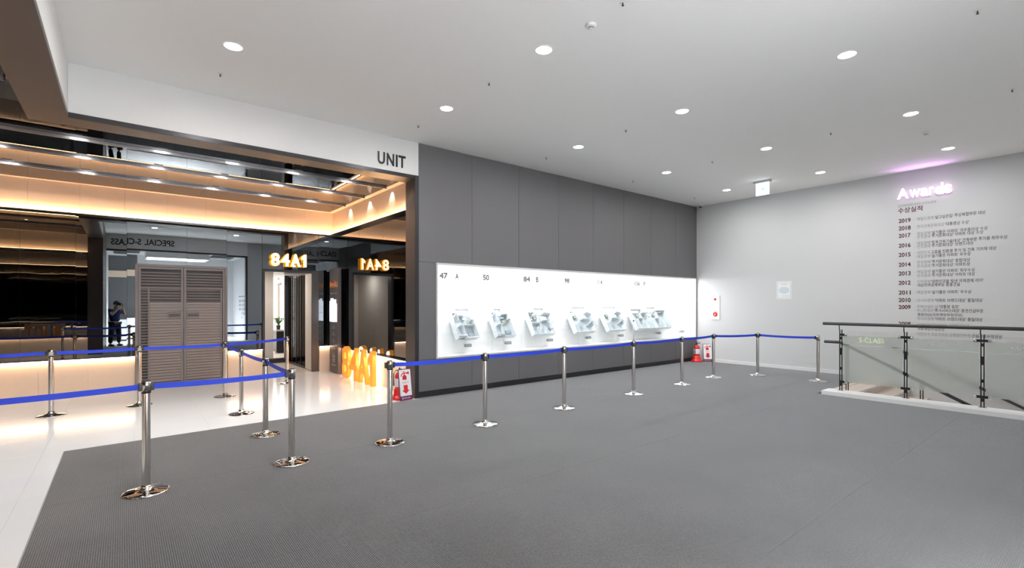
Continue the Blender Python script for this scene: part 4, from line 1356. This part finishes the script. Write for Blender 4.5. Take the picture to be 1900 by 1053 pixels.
# big standing block letters 84A1
t = thing('block_number', 'big orange standing block letters 84A1 on the white floor', 'block letters', (3.9, 10.1, 0))
yy = 10.97
for ch, wd in (('8', 0.40), ('4', 0.45), ('A', 0.48), ('1', 0.24)):
    B = Basis((3.95, yy, 0.001), (0, -1, 0), (0, 0, 1), (-1, 0, 0))
    mk = numeral_one if ch == '1' else (lambda nm, B_, W_, H_, m_, p_, n_, t_: text_on(nm, ch, B_, W_, H_, m_, p_, bold=0.02, n0=n_, thick=t_))
    l = mk('letter', B, wd, 0.70, 'blockorange', t, 0.0, 0.085)
    mk('back_glow', Basis(B.p(0.02, 0.015), B.ux, B.uy, B.un), wd - 0.04, 0.66, 'blockglow', l, -0.012, 0.011)
    yy -= wd + 0.05
# the word standing farther left, seen only in the mirrors
t = thing('block_word', 'orange block letters TOUR on white boards, seen in the dark mirror', 'block letters', (-2.6, 11.85, 0))
xx = -3.25
for ch in 'TOUR':
    b_ = obj('letter_board', boxm(xx, xx + 0.31, 11.9, 11.93, 0, 0.76), 'plasticwhite', t)
    text_on('letter', ch, Basis((xx + 0.02, 11.8995, 0.05), (1, 0, 0), (0, 0, 1), (0, -1, 0)), 0.27, 0.66, 'orangetext', b_, bold=0.03, n0=0.0, thick=0.02)
    xx += 0.33

# ================================================================== STAIRWELL AND GLASS RAILING
st = struct_empty('floor_stairs', 'stairs descending beside the awards wall')
zt = 0.0
for k in range(12):
    y1 = 3.34 - 0.30 * k
    z1 = 0.0 - 0.15 * k
    obj('step', boxm(10.305, XR - 0.001, y1 - 0.31, y1, z1 - 0.40, z1 - (0.0 if k == 0 else 0.0)), 'wood', st)
    obj('step_nosing', boxm(10.305, XR - 0.001, y1 - 0.318, y1 - 0.3105, z1 - 0.04, z1 + 0.002), 'curb', st)
obj('lower_landing', boxm(9.9, XR, -0.85, -0.26, -1.85, -1.81), 'wood', st)
obj('shaft_wall', boxm(10.2, 10.3, YO, 3.34, -2.2, -0.03), 'white', st)
obj('stair_nosing', boxm(10.305, XR - 0.013, 3.341, 3.437, -0.02, 0.008), 'wood', st)
cb = struct('trim_2', boxm(9.93, 10.303, -0.4, 3.36, 0.0, 0.075, bevel=0.004), 'curb', 'white curb under the glass railing')
RX = 10.22
py = [3.14, 2.20, 1.27, 0.33]
t = thing('glass_railing', 'frosted glass stair railing with black posts and dark handrail', 'railing', (RX, 1.8, 0.075))
bm = bmesh.new()
tube(bm, [(RX - 0.02, -0.35, 1.285), (RX - 0.02, 3.42, 1.285)], 0.027, 20)
obj('handrail', bm, 'rail', t)
for i, y in enumerate(py):
    bm = bmesh.new()
    box(bm, RX - 0.008, RX + 0.008, y - 0.024, y - 0.01, 0.077, 1.18)
    box(bm, RX - 0.008, RX + 0.008, y + 0.010, y + 0.024, 0.077, 1.18)
    p = obj('post', bm, 'black', t)
    bm = bmesh.new()
    for zz in (0.16, 0.45, 0.72, 1.0):
        box(bm, RX - 0.006, RX + 0.006, y - 0.0098, y + 0.0098, zz, zz + (0.13 if zz == 0.72 else 0.05))
    box(bm, RX - 0.03, RX + 0.03, y - 0.045, y + 0.045, 0.0752, 0.077)
    obj('post_spacer', bm, 'black', p)
    bm = bmesh.new()
    tube(bm, [(RX - 0.02, y + 0.02, 1.26), (RX - 0.02, y + 0.02, 1.20), (RX - 0.003, y + 0.02, 1.17)], 0.008, 8)
    obj('rail_bracket', bm, 'black', p)
    for zz in (1.09, 0.235):
        bm = bmesh.new()
        a_, b_ = (y - 0.105 if i < 4 else y, y + 0.105 if i > 0 else y + 0.02)
        box(bm, RX - 0.02, RX - 0.0085, a_, b_, zz - 0.02, zz + 0.02)
        cl = obj('glass_clamp', bm, 'black', p)
        for yy_ in ([y - 0.085] + ([y + 0.085] if i > 0 else [])):
            bm = bmesh.new()
            lathe(bm, [(0.024, 0), (0.024, 0.006), (0.012, 0.012), (0, 0.013)], 18)
            bmesh.ops.rotate(bm, verts=bm.verts[:], matrix=Matrix.Rotation(-math.pi / 2, 3, 'Y'))
            bmesh.ops.translate(bm, verts=bm.verts[:], vec=(RX - 0.0205, yy_, zz))
            obj('clamp_bolt', bm, 'chrome2', cl)
for i, (y1, y0) in enumerate(zip(py, py[1:] + [-0.35])):
    a_, b_ = y0 + 0.035, y1 - 0.035
    pane = obj('glass_pane', boxm(RX - 0.004, RX + 0.006, a_, b_, 0.12, 1.165), 'clear', t)
    obj('frosted_film', boxm(RX - 0.0062, RX - 0.0045, a_ + 0.002, b_ - 0.002, 0.235, 0.902), 'frost', pane)
    obj('frosted_film', boxm(RX - 0.0062, RX - 0.0045, a_ + 0.002, b_ - 0.002, 0.912, 1.08), 'frost', pane)
    text_on('film_lettering', 'S-CLASS', Basis((RX - 0.0064, b_ - 0.25, 0.965), (0, -1, 0), (0, 0, 1), (-1, 0, 0)), 0.36, 0.085, 'filmglow' if i == 0 else 'inklight', pane, bold=0.0, n0=0.0004)
# handrails running down both sides of the stairs
t = thing('stair_handrail', 'dark handrail descending behind the frosted glass', 'handrail', (10.42, 3.3, 0.9))
bm = bmesh.new()
tube(bm, [(10.42, 3.47, 0.935), (10.42, 3.22, 0.935), (10.42, 3.16, 0.91), (10.42, -0.2, -0.78)], 0.027, 16)
obj('rail', bm, 'rail', t)
for y in (3.1, 2.03, 1.1, 0.2):
    zr = 0.88 - (3.1 - y) * 0.503
    zs = -0.15 * math.floor((3.34 - y) / 0.30)
    bm = bmesh.new()
    box(bm, 10.41, 10.425, y - 0.024, y - 0.01, zs + 0.003, zr)
    box(bm, 10.41, 10.425, y + 0.01, y + 0.024, zs + 0.003, zr + 0.005)
    obj('rail_post', bm, 'black', t)
t = thing('stair_handrail', 'dark handrail descending along the awards wall', 'handrail', (12.92, 3.3, 0.87))
bm = bmesh.new()
tube(bm, [(12.93, 3.2, 0.83), (12.93, -0.2, -0.92)], 0.027, 16)
obj('rail', bm, 'rail', t)
for y in (2.9, 1.7, 0.5):
    zr = 0.83 - (3.2 - y) * 0.515
    bm = bmesh.new()
    tube(bm, [(12.93, y, zr - 0.02), (12.93, y, zr - 0.07), (13.045, y, zr - 0.07)], 0.008, 8)
    obj('wall_bracket', bm, 'black', t)

# ================================================================== GALLERY BEHIND THE CAMERA (seen in the mirrors)
gal = struct_empty('wall_gallery', 'gallery room opposite the lobby, seen in the mirrors')
GY = -4.4
obj('gallery_wall', boxm(4.5, 4.6, GY, YO - 0.2505, 0, 3.9), 'white', gal)
obj('gallery_wall', boxm(-0.6, -0.5, GY, YO - 0.3005, 0, 3.9), 'white', gal)
obj('gallery_wall', boxm(0.55, 4.6, GY - 0.1, GY - 0.001, 0, 3.9), 'white', gal)  # unseen part, made white and set close to bounce light into the hall
obj('gallery_wall', boxm(-0.6, 0.549, GY - 0.1, GY - 0.001, 0, 3.9), 'gallerywall', gal)
obj('gallery_ceiling', boxm(-0.6, 4.6, GY - 0.1, YO - 0.2505, 3.901, 3.96), 'white', gal)
obj('ceiling_recess', boxm(-0.3, 0.6, -3.2, -1.6, 3.88, 3.9), 'black', gal)
obj('ceiling_recess', boxm(3.3, 4.2, -3.6, -2.2, 3.88, 3.9), 'black', gal)
obj('gallery_band', boxm(-0.5, 0.5, GY, GY + 0.04, 2.9, 3.2), 'beige', gal)
lb = thing('ceiling_light_box', 'large lit ceiling light box in the gallery, seen above the louvred door', 'ceiling lamp', (1.9, -2.4, 3.9))
bm = bmesh.new()
box(bm, 0.8, 3.1, -3.2, -3.15, 3.62, 3.9)
box(bm, 0.8, 3.1, -1.6, -1.55, 3.62, 3.9)
box(bm, 0.8, 0.85, -3.1495, -1.6005, 3.62, 3.9)
box(bm, 3.05, 3.1, -3.1495, -1.6005, 3.62, 3.9)
obj('box_frame', bm, 'plasticwhite', lb)
obj('lit_panel', boxm(0.852, 3.048, -3.148, -1.602, 3.64, 3.66), 'lightbox', lb)
lamp('light_box_lamp', 'AREA', (1.95, -2.4, 3.635), GALLERY_W, (1, 1, 1), lb, shape='RECTANGLE', size=2.15, size_y=1.5, spread=math.radians(92))
t = thing('reception_counter', 'white counter in the gallery, seen in the mirror beside the photographer', 'counter', (0.7, -3.8, 0))
obj('counter_body', boxm(-0.2, 1.6, -4.1, -3.5, 0.06, 0.95, bevel=0.01), 'white', t)
obj('counter_plinth', boxm(-0.1, 1.5, -4.05, -3.55, 0.001, 0.059), 'trim', t)
for c, m_ in enumerate(('blue', 'redtag', 'green', 'blue', 'dark')):
    t = thing('wall_chart_column', 'column of small printed tags on the gallery wall, %s from the opening' % ('first', 'second', 'third', 'fourth', 'fifth')[c], 'wall chart', (4.5, -1.3 - c * 0.32, 1.3), 'tag columns on the gallery wall')
    obj('header_tag', boxm(4.492, 4.4995, -1.38 - c * 0.32, -1.2 - c * 0.32, 2.0, 2.05), m_, t)
    for r in range((4, 4, 5, 3, 3)[c]):
        obj('tag', boxm(4.494, 4.4995, -1.33 - c * 0.32, -1.25 - c * 0.32, 1.75 - r * 0.2, 1.87 - r * 0.2), m_, t)

# ================================================================== PHOTOGRAPHER (seen in the mirror)
F = Vector((math.sin(YAW), math.cos(YAW), 0))
R = Vector((math.cos(YAW), -math.sin(YAW), 0))
base = -F * 0.36


def W3(r, f, z):
    return base + R * r + F * f + Vector((0, 0, z))


pz = 0.0
person = thing('person', 'person in blue shirt, black trousers and white mask holding a camera, seen in the mirror', 'person', (base.x, base.y, 0))


def skinned(name, verts, edges_, radii, m, parent, sub=2, root=0):
    me = bpy.data.meshes.new(name)
    me.from_pydata([tuple(v) for v in verts], edges_, [])
    o = bpy.data.objects.new(name, me)
    C.objects.link(o)
    md = o.modifiers.new('skin', 'SKIN')
    md.use_smooth_shade = True
    if not me.skin_vertices:
        bm = bmesh.new()
        bm.from_mesh(me)
        bm.verts.layers.skin.verify()
        bm.to_mesh(me)
        bm.free()
    for i, sv in enumerate(me.skin_vertices[0].data):
        rr = radii[i]
        sv.radius = rr if isinstance(rr, tuple) else (rr, rr)
        sv.use_root = (i == root)
    ss = o.modifiers.new('sub', 'SUBSURF')
    ss.levels = ss.render_levels = sub
    me.materials.append(M[m])
    o.parent = parent
    o.matrix_parent_inverse = Matrix.Translation(-Vector(world_loc(parent)))
    return o


# body: pelvis, spine, neck, head, arms raised to the camera, legs apart
V = [W3(0, 0, 0.92), W3(0, 0.0, 1.12), W3(0, 0.01, 1.32), W3(0, 0.02, 1.44), W3(0, 0.04, 1.50), W3(0, 0.07, 1.57), W3(0, 0.08, 1.66),
     W3(0.18, 0.02, 1.38), W3(0.27, 0.16, 1.22), W3(0.10, 0.27, 1.47), W3(0.05, 0.30, 1.55),
     W3(-0.18, 0.02, 1.38), W3(-0.27, 0.16, 1.22), W3(-0.10, 0.27, 1.47), W3(-0.05, 0.32, 1.55),
     W3(0.10, 0, 0.86), W3(0.13, 0.03, 0.48), W3(0.15, 0.0, 0.09), W3(0.16, 0.12, 0.035),
     W3(-0.10, 0, 0.86), W3(-0.14, 0.01, 0.48), W3(-0.17, -0.02, 0.09), W3(-0.18, 0.10, 0.035)]
E_ = [(0, 1), (1, 2), (2, 3), (3, 4), (4, 5), (5, 6), (2, 7), (7, 8), (8, 9), (9, 10), (2, 11), (11, 12), (12, 13), (13, 14), (0, 15), (15, 16), (16, 17), (17, 18), (0, 19), (19, 20), (20, 21), (21, 22)]
Rr = [(0.10, 0.08), (0.10, 0.075), (0.11, 0.08), (0.075, 0.07), 0.052, (0.075, 0.09), (0.075, 0.085), 0.06, 0.045, 0.032, 0.028, 0.06, 0.045, 0.032, 0.028, 0.085, 0.058, 0.036, 0.022, 0.085, 0.058, 0.036, 0.022]
skinned('body', V, E_, Rr, 'skin', person)
# shirt and trousers are shells a little larger than the body
skinned('shirt', [V[0] + Vector((0, 0, 0.02)), V[1], V[2], V[3] - Vector((0, 0, 0.03)), V[7], (V[7] + V[8]) / 2 + Vector((0, 0, 0)), V[11], (V[11] + V[12]) / 2],
        [(0, 1), (1, 2), (2, 3), (2, 4), (4, 5), (2, 6), (6, 7)], [(0.18, 0.14), (0.18, 0.135), (0.195, 0.145), (0.095, 0.09), 0.09, 0.08, 0.09, 0.08], 'shirt', person)
skinned('trousers', [V[0] - Vector((0, 0, 0.0)), V[15], V[16], V[17] + Vector((0, 0, 0.02)), V[19], V[20], V[21] + Vector((0, 0, 0.02))],
        [(0, 1), (1, 2), (2, 3), (0, 4), (4, 5), (5, 6)], [(0.14, 0.115), 0.112, 0.085, 0.068, 0.112, 0.085, 0.068], 'trousers', person)
hc = W3(0, 0.085, 1.635)


def blob(name, c, rx, ry, rz, m, parent, cut=None):
    bm = bmesh.new()
    bmesh.ops.create_uvsphere(bm, u_segments=24, v_segments=16, radius=1)
    for v in bm.verts:
        p = v.co
        if cut:
            cut(p)
        v.co = c + R * p.x * rx + F * p.y * ry + Vector((0, 0, p.z * rz))
    for f in bm.faces:
        f.smooth = True
    return obj(name, bm, m, parent)


def hair_cut(p):
    if p.y > 0.25 and p.z < 0.45:
        p.y = 0.25
    if p.z < -0.35:
        p.z = -0.35


blob('hair', hc + Vector((0, 0, 0.035)) - F * 0.012, 0.098, 0.115, 0.115, 'hair', person, hair_cut)
for sgn in (-1, 1):
    blob('ear', hc + R * sgn * 0.086 - Vector((0, 0, 0.012)) + F * 0.005, 0.012, 0.022, 0.03, 'skin', person)
blob('face_mask', hc + F * 0.062 - Vector((0, 0, 0.045)), 0.062, 0.045, 0.052, 'mask', person)
# hands with five fingers each
for sgn in (1, -1):
    wr_ = V[10] if sgn == 1 else V[14]
    pv = [wr_ + Vector((0, 0, 0)), wr_ + F * 0.03 + Vector((0, 0, 0.05)) - R * sgn * 0.0]
    hv, he, hr = [pv[0], pv[1]], [(0, 1)], [(0.026, 0.018), (0.034, 0.018)]
    for q, ln in enumerate((0.06, 0.07, 0.065, 0.05)):
        b0 = pv[1] + F * (0.025 - 0.018 * q) + Vector((0, 0, 0.012))
        hv += [b0, b0 + Vector((0, 0, ln * 0.55)) - R * sgn * 0.008, b0 + Vector((0, 0, ln * 0.8)) - R * sgn * (0.008 + ln * 0.5)]
        n = len(hv)
        he += [(1, n - 3), (n - 3, n - 2), (n - 2, n - 1)]
        hr += [0.009, 0.0085, 0.0075]
    b0 = pv[0] - F * 0.02 + Vector((0, 0, 0.025))
    hv += [b0, b0 - F * 0.015 + Vector((0, 0, 0.035)) - R * sgn * 0.01]
    n = len(hv)
    he += [(0, n - 2), (n - 2, n - 1)]
    hr += [0.011, 0.009]
    skinned('hand', hv, he, hr, 'skin', person, sub=1)
for sgn in (1, -1):
    a = V[17] if sgn == 1 else V[21]
    Bf = Basis((a.x, a.y, 0.001), R, F, (0, 0, 1))
    bm = bmesh.new()
    prism(bm, Bf, [(-0.045, -0.07), (0.045, -0.07), (0.052, 0.08), (0.035, 0.18), (-0.035, 0.18), (-0.052, 0.08)], 0.0, 0.075)
    bmesh.ops.bevel(bm, geom=bm.edges[:], offset=0.02, segments=3, affect='EDGES')
    obj('shoe', bm, 'black', person)
t = thing('handheld_camera', 'black camera held up by the photographer, seen in the mirror', 'camera', tuple(-F * 0.1 + Vector((0, 0, 1.6))))
Bc = Basis(-F * 0.14 + Vector((0, 0, 1.66)), R, (0, 0, 1), -F)
bm = bmesh.new()
prism(bm, Bc, [(-0.07, -0.05), (0.07, -0.05), (0.07, 0.035), (0.03, 0.04), (0.02, 0.058), (-0.02, 0.058), (-0.03, 0.04), (-0.07, 0.035)], -0.0, 0.055)
obj('camera_body', bm, 'black', t)
bm = bmesh.new()
c0 = -F * 0.139 + Vector((0, 0, 1.655))
tube(bm, [c0, c0 + F * 0.09], [0.038, 0.041], 20)
obj('lens', bm, 'rubber', t)
